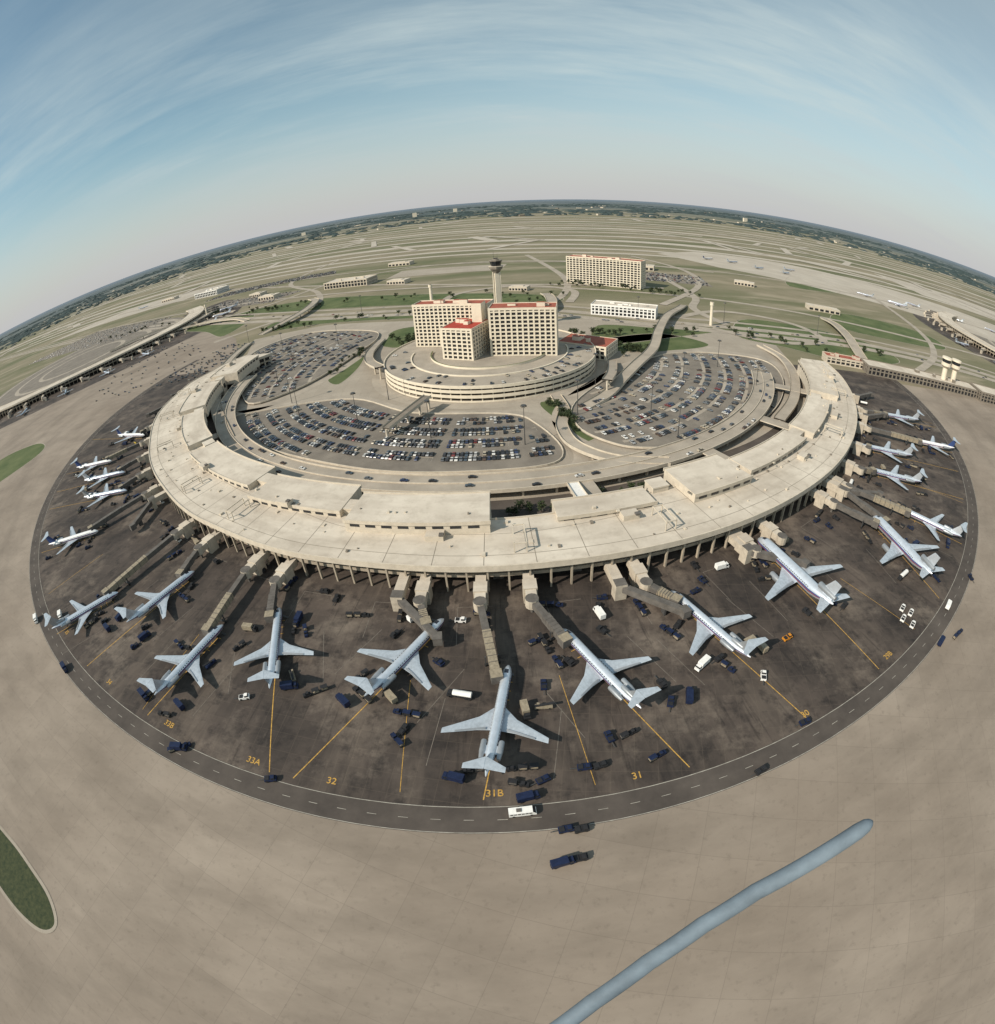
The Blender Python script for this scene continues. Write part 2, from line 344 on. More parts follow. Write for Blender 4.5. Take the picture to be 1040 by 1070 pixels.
mb=MB(); arc(mb,-92,70,243.6,244,4.8,7,'precast','precast'); arc(mb,-92,70,262,262.4,4.8,7,'precast','precast'); arc(mb,-92,70,252.8,253.2,6,6.7,'precast','precast'); mb.obj('parapet',e)
mb=MB()
for i in range(-90,70,4):
    for r in (247,259): x,y=pol(i,r); mb.box(x,y,.08,4.8,1.2,1.2,R_(i),'precast')
mb.obj('columns',e)
mb=MB()
for i in (-78,-58,-34,-20,-11,8,27,44,62): arc(mb,i,i+2.2,262.4,(lambda p:ri(p)+2),5.2,6,'precast','highway_surface')
mb.obj('link_bridges',e)
for i in range(46):
    p=random.uniform(-88,66); r=random.choice((247,250.5,256,259.5)); x,y=pol(p,r); inst(rcar(),'car',x,y,6.01,R_(p)+(0 if r<253 else math.pi))
def ramp(name,P,w,road='highway_surface'):
    S=catmull(P,8); e=empty(name); mb=MB(); ribbon(mb,S,w,0,road,thick=1.2,parapet=1.0); mb.obj('deck',e)
    mb=MB()
    for q in S[::4]:
        if q[2]>3: mb.cyl(q[0],q[1],0,q[2]-1.1,.9,.9,8,'precast')
    if mb.v: mb.obj('piers',e)
ramp('flyover_ramp',[(282,720,1),(262,682,5),(222,620,8),(186,545,8.5),(158,478,8),(128,432,6.5),(108,402,5),(88,372,3),(66,352,1)],10)
ramp('flyover_ramp',[(50,380,1),(52,350,1.5),(46,320,2.5),(50,290,3.5),(70,266,5),(100,258,6.0)],8)
ramp('flyover_ramp',[(300,520,1),(300,470,3),(278,410,5),(242,352,6),(205,312,6.1)],9)
ramp('flyover_ramp',[(-330,700,1),(-320,620,4),(-300,540,6),(-262,450,6.0),(-235,400,6.1),(-200,345,6.1)],11)
ramp('flyover_ramp',[(112,455,3),(105,425,7),(98,400,10),(90,380,12)],8)
ramp('flyover_ramp',[(-118,600,1),(-120,540,4),(-112,495,7),(-95,455,12)],9)
ramp('pedestrian_bridge',[(-45,372,11),(-58,348,9.5),(-70,326,8)],6,'precast_dark')
ramp('pedestrian_bridge',[(40,240,6.6),(41,226,9),(42,206,14.2)],6,'white_paint')
PK=catmull([(-5200,3300),(-2600,2080),(-1002,1270),(-330,860),(-101,755),(80,690),(218,615),(350,585),(500,560),(739,488),(1100,330),(2200,-200)],14)
mb=MB()
for o,w in ((-22,16),(4,16),(34,9)): ribbon(mb,PK,w,.16,'highway_surface',off=o)
for o in (-30,-14,-4,12): ribbon(mb,PK,.4,.2,'marking_white',off=o)
mb.obj('parkway')
for i in range(60):
    j=random.randrange(28,len(PK)-30); a,b_=PK[j],PK[j+1]; t=random.random(); d=Vector((b_[0]-a[0],b_[1]-a[1])).normalized(); nr=Vector((-d.y,d.x)); o=random.choice((-26,-18,0,8))
    q=Vector(a[:2]).lerp(Vector(b_[:2]),t)+nr*o; inst(rcar(),'car',q.x,q.y,.18,math.atan2(d.y,d.x)+(0 if o<-5 else math.pi))
RD=[[(-900,1700),(-300,1150),(60,900),(400,760),(700,640),(1100,560)],[(-420,760),(-300,900),(-340,1100),(-500,1400),(-480,1900)],[(120,1400),(150,1000),(120,800),(60,700)],[(340,1000),(330,800),(290,700),(300,610)],
[(-700,1060),(-560,1000),(-430,1050),(-300,1250),(0,1300),(500,1100)],[(240,640),(330,690),(420,640),(420,560),(330,540),(270,590)],[(-1500,1900),(-700,1500),(100,1250),(900,1000),(1500,850)],[(520,470),(650,560),(760,700),(900,1000)],
[(-60,760),(-40,860),(60,900),(140,840),(120,740)],[(-1300,1500),(-600,1180),(-100,960),(300,860)],[(250,720),(380,900),(430,1100),(380,1350)]]
mb=MB()
for i,P in enumerate(RD): ribbon(mb,catmull(P,12),12,.22+.03*i,'highway_surface')
mb.obj('access_road')
ramp('highway_overpass',[(-330,745,.3),(-300,800,6),(-290,870,7.5),(-300,950,6),(-330,1020,.3)],14)
ramp('highway_overpass',[(60,620,.3),(75,665,6),(90,700,7.5),(95,760,6),(95,820,.3)],14)
ramp('highway_overpass',[(430,480,.3),(450,530,6),(470,570,7.5),(500,640,6),(520,700,.3)],14)
ramp('highway_overpass',[(-620,920,.3),(-600,990,6),(-590,1040,7.5),(-600,1100,6),(-620,1170,.3)],14)
# left-hand terminal access loops
ramp('flyover_ramp',[(-420,900,1),(-470,940,4),(-560,960,6),(-660,940,6),(-740,900,3),(-790,850,1)],11)
ramp('flyover_ramp',[(-520,1060,1),(-640,1060,5),(-740,1010,6),(-800,950,3)],11)
# ------------------------------------------------------------------ far field : runways
mb=MB(); sl=-.26
def strip(x0,x1,y,w,z,m='far_concrete'): ribbon(mb,[(x0,y+sl*x0),(x1,y+sl*x1)],w,z,m)
for j,(y,w,x0,x1) in enumerate([(1500,30,-2600,700),(1620,40,-2600,2600),(1760,45,-3200,1500),(1950,80,-3800,3400),(2180,50,-3300,3600),(2420,45,-2000,3800),(2600,40,-2400,1000),(2750,90,-4200,3600),(2980,50,-4200,2800),(3250,45,-3000,3500),(3500,90,-5200,4200),(3900,60,-3800,4700),(4400,110,-6000,6000),(5200,80,-7500,8000),(6300,110,-6000,9000)]): strip(x0,x1,y,w,.20+j*.02)
zz=.5
for j in range(80):
    x=random.uniform(-3300,3300); y0=random.choice([1620,1760,1950,2180,2420,2750,2980,3500,3900]); L=random.uniform(130,420); sk=random.uniform(-260,260)
    zz+=.015; ribbon(mb,[(x,y0+sl*x),(x+sk,y0+L+sl*(x+sk))],random.choice([24,32,45]),zz,'far_concrete')
mb.obj('runway')
FAR=[([(480,1440),(640,1560),(900,1480),(1300,1180),(1700,900),(1500,740),(1150,760),(1000,850),(760,1000),(560,1200)],'far_concrete'),([(-780,1400),(-740,1500),(-400,1500),(-380,1420)],'lot_asphalt'),([(-1900,1800),(-1500,2000),(-900,1850),(-1000,1650)],'far_concrete'),
([(260,960),(300,1060),(430,1020),(410,900)],'lot_asphalt'),([(-200,1150),(-180,1260),(60,1220),(40,1120)],'pavement_light'),([(-1500,1300),(-1300,1500),(-800,1250),(-900,1120)],'lot_asphalt'),([(1400,1300),(1500,1700),(2600,1200),(2300,900)],'far_concrete'),([(-700,1180),(-640,1280),(-400,1180),(-440,1080)],'lot_asphalt')]
for i,(P,m_) in enumerate(FAR): sheet('airfield_pavement',P,.12+.01*i,m_)
mb=MB()
def masscars(P,n,dark=False,rot=0):
    xs=[p[0] for p in P]; ys=[p[1] for p in P]
    for _ in range(n):
        x=random.uniform(min(xs),max(xs)); y=min(ys)+9*round(random.uniform(0,max(ys)-min(ys))/9)
        if inside(x,y,P):
            i=random.choices(range(len(carcols)),CW)[0]
            if dark: i=random.choice([2,4,6,8,9,5,7,1])
            c_='car_paint_%d'%i; mb.box(x,y,.2,1.0,1.9,4.6,rot,c_); mb.box(x,y-.2,1.0,1.5,1.6,2.4,rot,'dark_glass',c_,.85,.7)
masscars(FAR[1][0],1300); masscars(FAR[3][0],500); masscars(FAR[5][0],1100); masscars(FAR[7][0],500)
masscars([(-420,560),(-330,560),(-310,700),(-380,720)],190,True,.5)
masscars([(-560,560),(-420,560),(-380,700),(-560,860),(-620,820)],120,True,.7)
mb.obj('distant_parked_cars')
mb=MB()
def blob(x,y,w,h):
    n=6; a0=random.random()*6; k=mb.add([(x+w*random.uniform(.7,1.2)*math.cos(a0+i*math.tau/n),y+w*random.uniform(.7,1.2)*math.sin(a0+i*math.tau/n),-.5) for i in range(n)]+[(x+w*.7*random.uniform(.6,1.1)*math.cos(a0+i*math.tau/n),y+w*.7*math.sin(a0+i*math.tau/n),h*random.uniform(.5,.9)) for i in range(n)]+[(x,y,h)])
    for i in range(n):
        j=(i+1)%n; mb.face((k+i,k+j,k+n+j,k+n+i),'distant_foliage'); mb.face((k+n+i,k+n+j,k+2*n),'distant_foliage')
for _ in range(5600):
    a=random.uniform(-1.35,1.35); d=random.uniform(5600,16000)
    if math.sin(a*9+d*.0011)+math.sin(a*23-d*.0007)*.7<-.4: continue
    blob(d*math.sin(a),d*math.cos(a),random.uniform(30,110),random.uniform(9,17))
for _ in range(900):
    a=random.uniform(-1.3,1.3); d=random.uniform(4900,6200); blob(d*math.sin(a),d*math.cos(a)*.95,random.uniform(15,50),random.uniform(8,13))
mb.obj('distant_trees')
mb=MB()
for _ in range(150):
    a=random.uniform(-1.3,1.3); d=random.uniform(4500,12000); w=random.uniform(20,80); mb.box(d*math.sin(a),d*math.cos(a),0,random.uniform(6,15),w,random.uniform(15,50),random.random(),random.choice(['precast','precast','precast_dark']))
for x,y,h in ((-900,8200,70),(-2500,7800,45),(3400,6500,50),(-350,9500,60)): mb.box(x,y,0,h,60,25,.2,'hotel_concrete')
mb.obj('distant_buildings')
# ------------------------------------------------------------------ terminal
def terminal(c,rot,p0,p1,fo,fi,detail,name):
    e=empty(name)
    def sub(nm,fn): mb=MB(); fn(mb); mb.obj(nm,e)
    A=lambda mb,a,b,r0,r1,z0,z1,s,t:arc(mb,a,b,r0,r1,z0,z1,s,t,c,rot)
    sub('roof',lambda mb:(A(mb,p0,p1,fi,fo,12.4,14.0,'precast','roof_gravel')))
    sub('roof_parapet',lambda mb:(A(mb,p0,p1,lambda p:fo(p)-.02,lambda p:fo(p)+.6,11.6,14.5,'precast','precast'),A(mb,p0,p1,lambda p:fi(p)-.6,lambda p:fi(p)+.02,11.6,14.5,'precast','precast')))
    sub('concourse_glazing',lambda mb:A(mb,p0+.3,p1-.3,lambda p:fi(p)+4,lambda p:fo(p)-5,7.2,12.4,'dark_glass','dark_glass'))
    sub('spandrel',lambda mb:A(mb,p0+.2,p1-.2,lambda p:fi(p)+1.5,lambda p:fo(p)-3.4,5.6,7.2,'column_concrete','column_concrete'))
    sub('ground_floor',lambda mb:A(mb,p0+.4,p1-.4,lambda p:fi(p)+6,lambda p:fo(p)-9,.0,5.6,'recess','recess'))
    def cols(mb):
        p=p0+.6
        i=0
        while p<p1:
            x,y=pol(p,fo(p)-1.2,c,rot); mb.box(x,y,0,12.4,.75,1.2,R_(p+rot),'column_concrete')
            x,y=pol(p,fo(p)-4.8,c,rot); mb.box(x,y,7.2,12.38,.35,.6,R_(p+rot),'column_concrete')
            x,y=pol(p,fi(p)+1.0,c,rot); mb.box(x,y,0,12.4,.9,1.4,R_(p+rot),'precast')
            if detail:
                x,y=pol(p+.75,fo(p)-4.85,c,rot); mb.box(x,y,7.2,12.37,.2,.4,R_(p+rot),'precast_dark')
                if i%4==0:
                    x,y=pol(p+.7,fo(p)-8.6,c,rot); mb.box(x,y,0.05,4.4,4.5,.5,R_(p+rot),'bridge_grey')
                if i%5==2:
                    q=random.uniform(.5,1); x,y=pol(p+.7,fo(p)-4.6,c,rot); mb.box(x,y,7.25,12.3,5.5*q,.3,R_(p+rot),'column_concrete')
            p+=math.degrees(8.6/330.); i+=1
    sub('columns',cols)
    def joints(mb):
        p=p0+2
        while p<p1-1:
            flat_arc(mb,p,p+.05,lambda q:fi(q)+.3,lambda q:fo(q)-.3,14.03,'joint_dark',c,rot); p+=3.7
        flat_arc(mb,p0+.5,p1-.5,lambda q:fo(q)-7.2,lambda q:fo(q)-6.95,14.05,'joint_dark',c,rot)
        flat_arc(mb,p0+.5,p1-.5,lambda q:fi(q)+11,lambda q:fi(q)+11.2,14.05,'joint_dark',c,rot)
    sub('roof_joints',joints)
    return e
T=terminal(C,0,-104,78,ro,ri,True,'airport_terminal')
BL=[(-14,-1.6,286,310,20),(-27.5,-15.5,276,300,17.5),(-47,-29.5,270,292,17.5),(-66,-50,270,290,18),(-84,-69,270,296,17.5),(-100,-88,258,290,17.5),(16.5,24,284,311,18.5),(25,38,290,306,17.5),(40,54,290,308,18.2),(57,73,292,316,18.5),(4,13,292,306,16.2)]
mb=MB()
for a,b_,r0,r1,z in BL:
    arc(mb,a,b_,r0,r1,6 if r0<ri(a) else 14.0,z,'precast','roof_gravel')
    arc(mb,a-.08,b_+.08,r1,r1+.5,z-1.2,z+.6,'precast','precast'); arc(mb,a-.08,b_+.08,r0-.5,r0,z-1.2,z+.6,'precast','precast')
    p=a+.5
    while p<b_-.8:
        arc(mb,p,p+.9,r1+.0,r1+.12,z-3.0 if z>17 else z-1.9,z-1.4,'dark_glass','dark_glass')
        arc(mb,p,p+.9,r0-.12,r0,z-3.4 if z>17 else z-1.9,z-1.4,'dark_glass','dark_glass'); p+=1.45
mb.obj('upper_roof_blocks',T)
mb=MB()
for a in range(-100,76,1):
    if random.random()<.8:
            p=a+random.random(); r=random.uniform(ri(p)+3,ro(p)-4); z=14.0
            for q in BL:
                if q[0]-.6<p<q[1]+.6 and q[2]-2<r<q[3]+2: z=q[4]
            x,y=pol(p,r); s=random.uniform(.5,1.6); mb.box(x,y,z,z+random.uniform(.4,1.1),s,s*random.uniform(.6,1.6),R_(p),random.choice(['precast','precast_dark','precast']))
for p in (-95,-80,-62,-40,-22,-6,10,34,50,66):
    r=ri(p)+14; z=14
    for q in BL:
        if q[0]-.6<p<q[1]+.6 and q[2]-2<r<q[3]+2: z=q[4]
    x,y=pol(p,r); mb.box(x,y,z,z+2.6,8,5,R_(p),'precast','roof_gravel'); mb.box(x+3,y-2,z+2.6,z+3.4,2,2,R_(p),'bridge_grey')
mb.obj('rooftop_units',T)
mb=MB()
for p in (-38,-27,0.6,12.4,-55,-70,44,60,-82):
    for dr in (8,21):
        ps=[pol(p+s*.45,ro(p)-dr) for s in (-1,1)]
        for x,y in ps: mb.box(x,y,14,19,.45,.45,R_(p),'precast')
        mb.beam((*ps[0],18.8),(*ps[1],18.8),.5,.5,'precast')
    for s in (-1,1): mb.beam((*pol(p+s*.45,ro(p)-8),18.8),(*pol(p+s*.45,ro(p)-21),18.8),.5,.5,'precast')
mb.obj('roof_gantry_frames',T)
mb=MB()
for p in (-98,-86,-67,-48.5,-28.5,-14.7,14.6,24.5,39,55.5,74):
    x,y=pol(p,ri(p)-3); mb.box(x,y,.05,16.5,9,8,R_(p),'precast','roof_gravel'); mb.box(x,y,16.5,17.2,9.6,8.6,R_(p),'precast','roof_gravel')
    x,y=pol(p,ri(p)-7.1); mb.box(x,y,6.2,11,5,.3,R_(p),'dark_glass')
mb.obj('entrance_cores',T)
LC=(-930,985); RC=(1240,640)
terminal(LC,45,-95,88,lambda p:330,lambda p:292,False,'airport_terminal')
terminal(RC,-70,-90,60,lambda p:330,lambda p:294,False,'airport_terminal')
mb=MB(); flat_arc(mb,-100,95,288,425,.06,'stained_apron',LC,45); flat_arc(mb,-95,65,290,400,.06,'stained_apron',RC,-70)
flat_arc(mb,-180,180,0,280,.065,'lot_asphalt',LC,45,4); flat_arc(mb,-180,180,0,285,.065,'lot_asphalt',RC,0,4)
for r in (110,180,255): flat_arc(mb,-180,180,r,r+12,.1,'highway_surface',LC,0,4); flat_arc(mb,-180,180,r,r+12,.1,'highway_surface',RC,0,4)
mb.obj('distant_apron')
for cc,rot,p0,p1 in ((LC,45,-90,80),(RC,-70,-85,55)):
    p=p0
    while p<p1:
        e=empty('jet_bridge'); mb=MB(); a=pol(p,328,cc,rot); b=pol(p+.5,346,cc,rot); d=pol(p+2.6,366,cc,rot)
        mb.beam((*a,5.6),(*b,5.6),4.4,3.6,'bridge_cream','roof_gravel'); mb.cyl(*b,.1,7.4,2.8,2.8,10,'bridge_cream'); mb.beam((*b,5.4),(*d,4.6),3.2,3,'bridge_grey'); mb.box(*d,.1,6.4,3.6,4,R_(p+rot),'bridge_cream'); mb.obj('tunnel',e); p+=7.2
# ------------------------------------------------------------------ hotel complex
def grid_block(e,P0,P1,depth,z0,z1,nx,nz,roof='roof_gravel',wall='hotel_concrete',para=1.6):
    p0=Vector(P0);p1=Vector(P1); d=(p1-p0); L=d.length; d.normalize(); n=Vector((-d.y,d.x)); ang=math.atan2(d.y,d.x)
    ctr=(p0+p1)/2+n*depth/2
    mb=MB(); mb.box(ctr.x,ctr.y,z0,z1-.3,L-1.6,depth-1.6,ang,'dark_glass'); mb.obj('glazed_core',e)
    mb=MB(); h=(z1-z0)/nz
    for k in range(nz+1):
        z=z0+k*h
        if k==nz: mb.box(ctr.x,ctr.y,z-1.4,z,L+.3,depth+.3,ang,wall,roof)
        else: mb.box(ctr.x,ctr.y,z,z+1.15,L,depth,ang,wall)
    mb.obj('floor_bands',e)
    mb=MB(); 
    for f,base in ((0,p0),(1,p0+n*depth)):
        for i in range(nx+1):
            q=base+d*(L*i/nx); ins=n*(.35 if f==0 else -.35); q=q+ins
            if i==0: q=q+d*.9
            if i==nx: q=q-d*.9
            mb.box(q.x,q.y,z0,z1-1.42,1.75 if i in(0,nx) else 1.5,.86,ang,wall)
    ny=max(2,int(depth/5))
    for base,s in ((p0,1),(p1,-1)):
        for i in range(ny+1):
            q=base+n*(1.2+(depth-2.4)*i/ny)+d*(.37*s); mb.box(q.x,q.y,z0,z1-1.43,.85,2.2,ang,wall)
    mb.obj('piers',e)
    mb=MB()
    for b in (.15,depth-.15):
        q=(p0+p1)/2+n*b; mb.box(q.x,q.y,z1,z1+para,L+.3,.4,ang,wall)
    for q in (p0+n*depth/2+d*.2,p1+n*depth/2-d*.2): mb.box(q.x,q.y,z1,z1+para,.4,depth-.3,ang,wall)
    for i in range(4):
        q=p0+d*L*random.uniform(.15,.85)+n*depth*random.uniform(.3,.7); mb.box(q.x,q.y,z1,z1+random.uniform(1.5,4),random.uniform(3,8),random.uniform(3,6),ang,wall,roof)
    mb.obj('roof_parapet',e)
H=empty('hotel_building')
grid_block(H,(-67,509),(4,484),20,12,54,17,12,'brown_roof',para=1.0)
grid_block(H,(-38,458.5),(-11,445.5),38,12,40.5,6,8,'red_roof',para=.5)
grid_block(H,(4,456),(61,446),24,12,55,12,12,'brown_roof',para=.7)
mb=MB(); mb.box(-4,478,12,58,9,14,-.3,'hotel_concrete','brown_roof'); mb.box(60,470,12,52,10,30,-.18,'hotel_concrete','brown_roof'); mb.obj('lift_core',H)
PG=empty('parking_garage'); PC=(3,472)
mb=MB(); mb.cyl(PC[0],PC[1],.06,11.5,88,88,72,'recess'); mb.obj('core',PG)
mb=MB()
for k,z in enumerate((.06,3.9,7.9,11.6)):
    z1=z+(1.5 if k else .8); arc(mb,-180,180,84,95-.01*k,z,z1-.9 if k else z1,'precast','highway_surface',PC,0,4)
    arc(mb,-180,180,94.9,95.5,z-.5 if k else z,z1+.35,'hotel_concrete','hotel_concrete',PC,0,4)
mb.cyl(PC[0],PC[1],11.6,12.25,84,84,72,'highway_surface'); mb.obj('decks',PG)
mb=MB()
for i in range(0,360,5): x,y=pol(i,93.6,PC); mb.box(x,y,0,11.6,.9,.9,R_(i),'hotel_concrete')
arc(mb,-100,95,70,71,12.25,13.3,'hotel_concrete','hotel_concrete',PC); arc(mb,-100,95,52,53,12.25,14,'hotel_concrete','grass',PC); mb.obj('columns',PG)
mb=MB(); flat_arc(mb,-180,180,97,108,.12,'highway_surface',PC,0,4); flat_arc(mb,-180,180,102.3,102.6,.15,'marking_white',PC,0,4); mb.obj('garage_ring_road')
for i in range(54):
    p=random.uniform(-105,95); r=random.choice([74,81,88.5]); x,y=pol(p,r,PC)
    inst(rcar(),'parked_car',x,y,12.3,R_(p)-math.pi/2+random.choice((0,math.pi)))
H2=empty('hotel_building'); grid_block(H2,(145,918),(254,842),26,0,47,22,12,'brown_roof',para=.8)
B=empty('office_building'); grid_block(B,(134,660),(209,627),28,0,13,16,3,'roof_gravel','white_paint',1)
B=empty('red_roof_building'); grid_block(B,(67,489),(108,463),34,0,13,8,3,'brown_roof','hotel_concrete',.4)
mb=MB(); mb.box(72,530,0,6,14,10,-.4,'precast','roof_gravel'); mb.box(96,540,0,5,20,8,-.4,'precast','roof_gravel'); mb.obj('utility_building')
# control tower
CT=empty('control_tower'); tx,ty=17,590; dz=6
mb=MB(); mb.box(tx,ty,0,64+dz,6,6,.3,'hotel_concrete',tx=.85,ty=.85)
for s in (-1,1): mb.box(tx+s*3.8,ty,0,63+dz,1.2,2.8,.0,'hotel_concrete')
mb.obj('shaft',CT)
mb=MB(); mb.cyl(tx,ty,62+dz,67+dz,3,6.6,8,'precast_dark'); mb.cyl(tx,ty,67+dz,69.5+dz,7.2,7.2,8,'precast_dark'); mb.cyl(tx,ty,69.5+dz,70.2+dz,8,8,8,'precast'); mb.obj('gallery',CT)
mb=MB(); mb.cyl(tx,ty,70.2+dz,76+dz,5.2,6.8,8,'dark_glass'); mb.obj('cab_glazing',CT)
mb=MB(); mb.cyl(tx,ty,76+dz,77+dz,7.4,7.2,8,'precast_dark'); mb.cyl(tx,ty,77+dz,78.2+dz,3.4,3,8,'precast_dark'); mb.cyl(tx-2,ty,78+dz,87+dz,.18,.08,6,'steel_pole'); mb.cyl(tx+2,ty,78+dz,84+dz,.15,.08,6,'steel_pole'); mb.box(tx,ty,78.4+dz,79.2+dz,5,.8,.5,'steel_pole'); mb.obj('cab_roof',CT)
def watertower(x,y,h,r):
    e=empty('ventilation_tower'); mb=MB(); mb.cyl(x,y,0,h*.86,r,r*.9,16,'hotel_concrete'); mb.cyl(x,y,h*.86,h,r*1.25,r*1.25,16,'hotel_concrete'); mb.cyl(x,y,h,h+1,r*.7,r*.7,16,'precast_dark'); mb.obj('shaft',e)
watertower(-75,800,29,2.4); watertower(275,605,30,2.0); watertower(-590,1061,31,1.8)
e=empty('gate_pavilion_tower'); mb=MB()
for dx in (0,15): 
    mb.cyl(515+dx,420-dx*.3,0,24,3.4,3.4,16,'hotel_concrete'); mb.cyl(515+dx,420-dx*.3,24,27,3.4,6.6,16,'precast'); mb.cyl(515+dx,420-dx*.3,27,31,6.6,6.6,16,'hotel_concrete'); mb.cyl(515+dx,420-dx*.3,31,35,5.9,5.9,16,'dark_glass'); mb.cyl(515+dx,420-dx*.3,35,37,6.9,6.6,16,'hotel_concrete')
mb.obj('shaft',e)
for a,b_,dp,h,nx,nz,rf,wl in (((400,440),(560,392),26,10,30,2,'roof_gravel','precast_dark'),((560,385),(760,330),30,12,34,3,'roof_gravel','precast_dark'),((360,470),(420,452),16,8,10,2,'brown_roof','precast')):
    B=empty('concourse_building'); grid_block(B,a,b_,dp,0,h,nx,nz,rf,wl,.8)
B=empty('maintenance_hangar'); grid_block(B,(-330,1120),(-230,1090),50,0,14,14,2,'roof_gravel','precast',.8)
B=empty('maintenance_hangar'); grid_block(B,(-900,1560),(-800,1530),60,0,16,14,2,'roof_gravel','white_paint',.8)
SB=[(-160,1060,40,25,8,-.4),(330,1100,60,30,10,-.4),(-470,1150,50,25,9,-.4),(560,760,60,22,8,-.3),(60,860,30,18,7,-.4),(-1150,1800,70,30,10,-.2),(-200,1400,60,30,9,-.3),(500,950,40,20,8,-.5),(-540,1250,40,25,8,-.4)]
for (x,y,w,d_,h,r) in SB:
    e=empty('airport_service_building'); mb=MB(); mb.box(x,y,0,h,w,d_,r,'precast','roof_gravel'); mb.box(x,y,h,h+1,w*.5,d_*.5,r,'precast','roof_gravel'); mb.obj('walls',e)
    mb=MB()
    for i in range(6):
        u=-w/2+w*(i+.5)/6; mb.box(x+u*math.cos(r)+d_/2*math.sin(r),y+u*math.sin(r)-d_/2*math.cos(r),1,h*.6,w/9,.4,r,'dark_glass')
    mb.obj('windows',e)
# ------------------------------------------------------------------ airliners
def airliner(kind):
    mb=MB(); wide=kind=='wide'
    L=45. if not wide else 52.; r=1.75 if not wide else 2.9; zc=3.3 if not wide else 4.8; h=L/2
    st=[(h,.06,-.25),(h-.5,.32,-.22),(h-1.6,.62,-.15),(h-3.2,.86,-.06),(h-5.2,1,0),(h*.5,1,0),(0,1,0),(-h*.5,1,0),(-h*.68,.82,.15),(-h*.84,.52,.36),(-h*.97,.2,.52),(-h,.06,.56)]
    n=28; rings=[[(x,r*k*math.cos(i*math.tau/n),zc+r*o+r*k*math.sin(i*math.tau/n)) for i in range(n)] for x,k,o in st]
    body='aluminium' if kind!='white' else 'white_fuselage'
    def mf(a,i):
        if a==3 and i in (5,6,7,8): return 'cockpit_glass'
        if i in (0,13) and a<10: return 'stripe_blue'
        if i in (27,14) and a<10: return 'stripe_red'
        return body
    mb.loft(rings,body,mf=mf)
    for s in (-1,1):
        for w in range(int(L*.55)):
            x=h-7-w*1.15; y=s*(r*math.cos(R_(22))+.02); z=zc+r*math.sin(R_(22)); q=mb.add([(x,y,z),(x+.55,y,z),(x+.55,y-s*.03,z+.4),(x,y-s*.03,z+.4)]); mb.face((q,q+1,q+2,q+3),'cockpit_glass')
    def foil(x0,x1,y,z,t): return [(x0,y,z),(x0-(x0-x1)*.3,y,z+t),(x1,y,z+.02),(x0-(x0-x1)*.35,y,z-t*.6)]
    S=16.5 if not wide else 24.5; k=L/45
    for s in (-1,1):
        rg=[foil(5.5*k,-4.5*k,s*r*.5,zc-r*.55,.55*k),foil(.2*k,-5.2*k,s*S*.36,zc-r*.42,.4*k),foil(-6.6*k,-8.6*k,s*S,zc+.55,.12*k)]
        mb.loft(rg if s>0 else [list(reversed(q)) for q in rg],'wing_grey')
        q=mb.add([(-4.7*k,s*S*.2,zc-r*.3+.1),(-5.1*k,s*S*.36,zc-r*.28),(-7.4*k,s*S*.75,zc+.42),(-6.8*k,s*S*.75,zc+.5),(-4.4*k,s*S*.36,zc-r*.2),(-3.9*k,s*S*.2,zc-r*.2+.1)]); mb.face([q+i for i in (range(6) if s<0 else range(5,-1,-1))],'engine_metal')
    top=zc+r+ (5.4 if not wide else 8.6)
    def fin(x0,x1,z,t): return [(x0,0,z),(x0-(x0-x1)*.35,t,z),(x1,0,z),(x0-(x0-x1)*.35,-t,z)]
    mb.loft([fin(-h*.62,-h*.93,zc+r*.7,.3),fin(-h*.86,-h*1.02,top,.16)],{'twin':'aluminium','tri':'engine_metal','wide':'aluminium','white':'stripe_blue'}[kind])
    if not wide:
        for s in (-1,1):
            rg=[foil(-h*.84,-h*1.03,s*.05,top,.16),foil(-h*.98,-h*1.06,s*6.1,top+.1,.07)]; mb.loft(rg if s>0 else [list(reversed(q)) for q in rg],'wing_grey')
    else:
        for s in (-1,1):
            rg=[foil(-h*.72,-h*.95,s*.8,zc+r*.5,.25),foil(-h*.95,-h*1.05,s*10,zc+r*.8,.1)]; mb.loft(rg if s>0 else [list(reversed(q)) for q in rg],'wing_grey')
    def pod(x0,x1,y,z,rr):
        n=12; pr=[(x0,rr*.85),(x0-.4,rr),(x0-(x0-x1)*.6,rr*.98),(x1,rr*.65)]
        rg=[[(x,y+q*math.cos(i*math.tau/n),z+q*math.sin(i*math.tau/n)) for i in range(n)] for x,q in pr]; mb.loft(rg,'engine_metal')
        k0=mb.add([(x0+.02,y+rr*.7*math.cos(i*math.tau/n),z+rr*.7*math.sin(i*math.tau/n)) for i in range(n)]); mb.face([k0+i for i in range(n)],'tyre')
    if wide:
        for s in (-1,1): pod(5*k,-1.0*k,s*8.2,zc-r-.2,1.5)
        pod(-h*.60,-h*1.0,0,zc+r+1.6,1.45)
    else:
        for s in (-1,1): pod(-h*.42,-h*.72,s*(r+.95),zc+.7,.95); mb.box(-h*.57,s*(r+.1),zc+.5,zc+.9,3,1.4,0,'aluminium')
        if kind=='tri': pod(-h*.56,-h*.8,0,zc+r+.5,.9)
    for x,y in ((h-5,0),(-2.5*k,2.6*k),(-2.5*k,-2.6*k)):
        mb.cyl(x,y,.4,zc-r*.5,.14,.14,6,'engine_metal')
        for s in (-.35,.35):
            q=mb.add([(x+.5*math.cos(t*math.tau/10),y+s+d_,.5+.5*math.sin(t*math.tau/10)) for d_ in (-.15,.15) for t in range(10)])
            for t in range(10): mb.face((q+t,q+(t+1)%10,q+10+(t+1)%10,q+10+t),'tyre')
            mb.face([q+t for t in range(10)],'tyre'); mb.face([q+10+t for t in range(10)],'tyre')
    me=mb.mesh('airliner_'+kind,True)
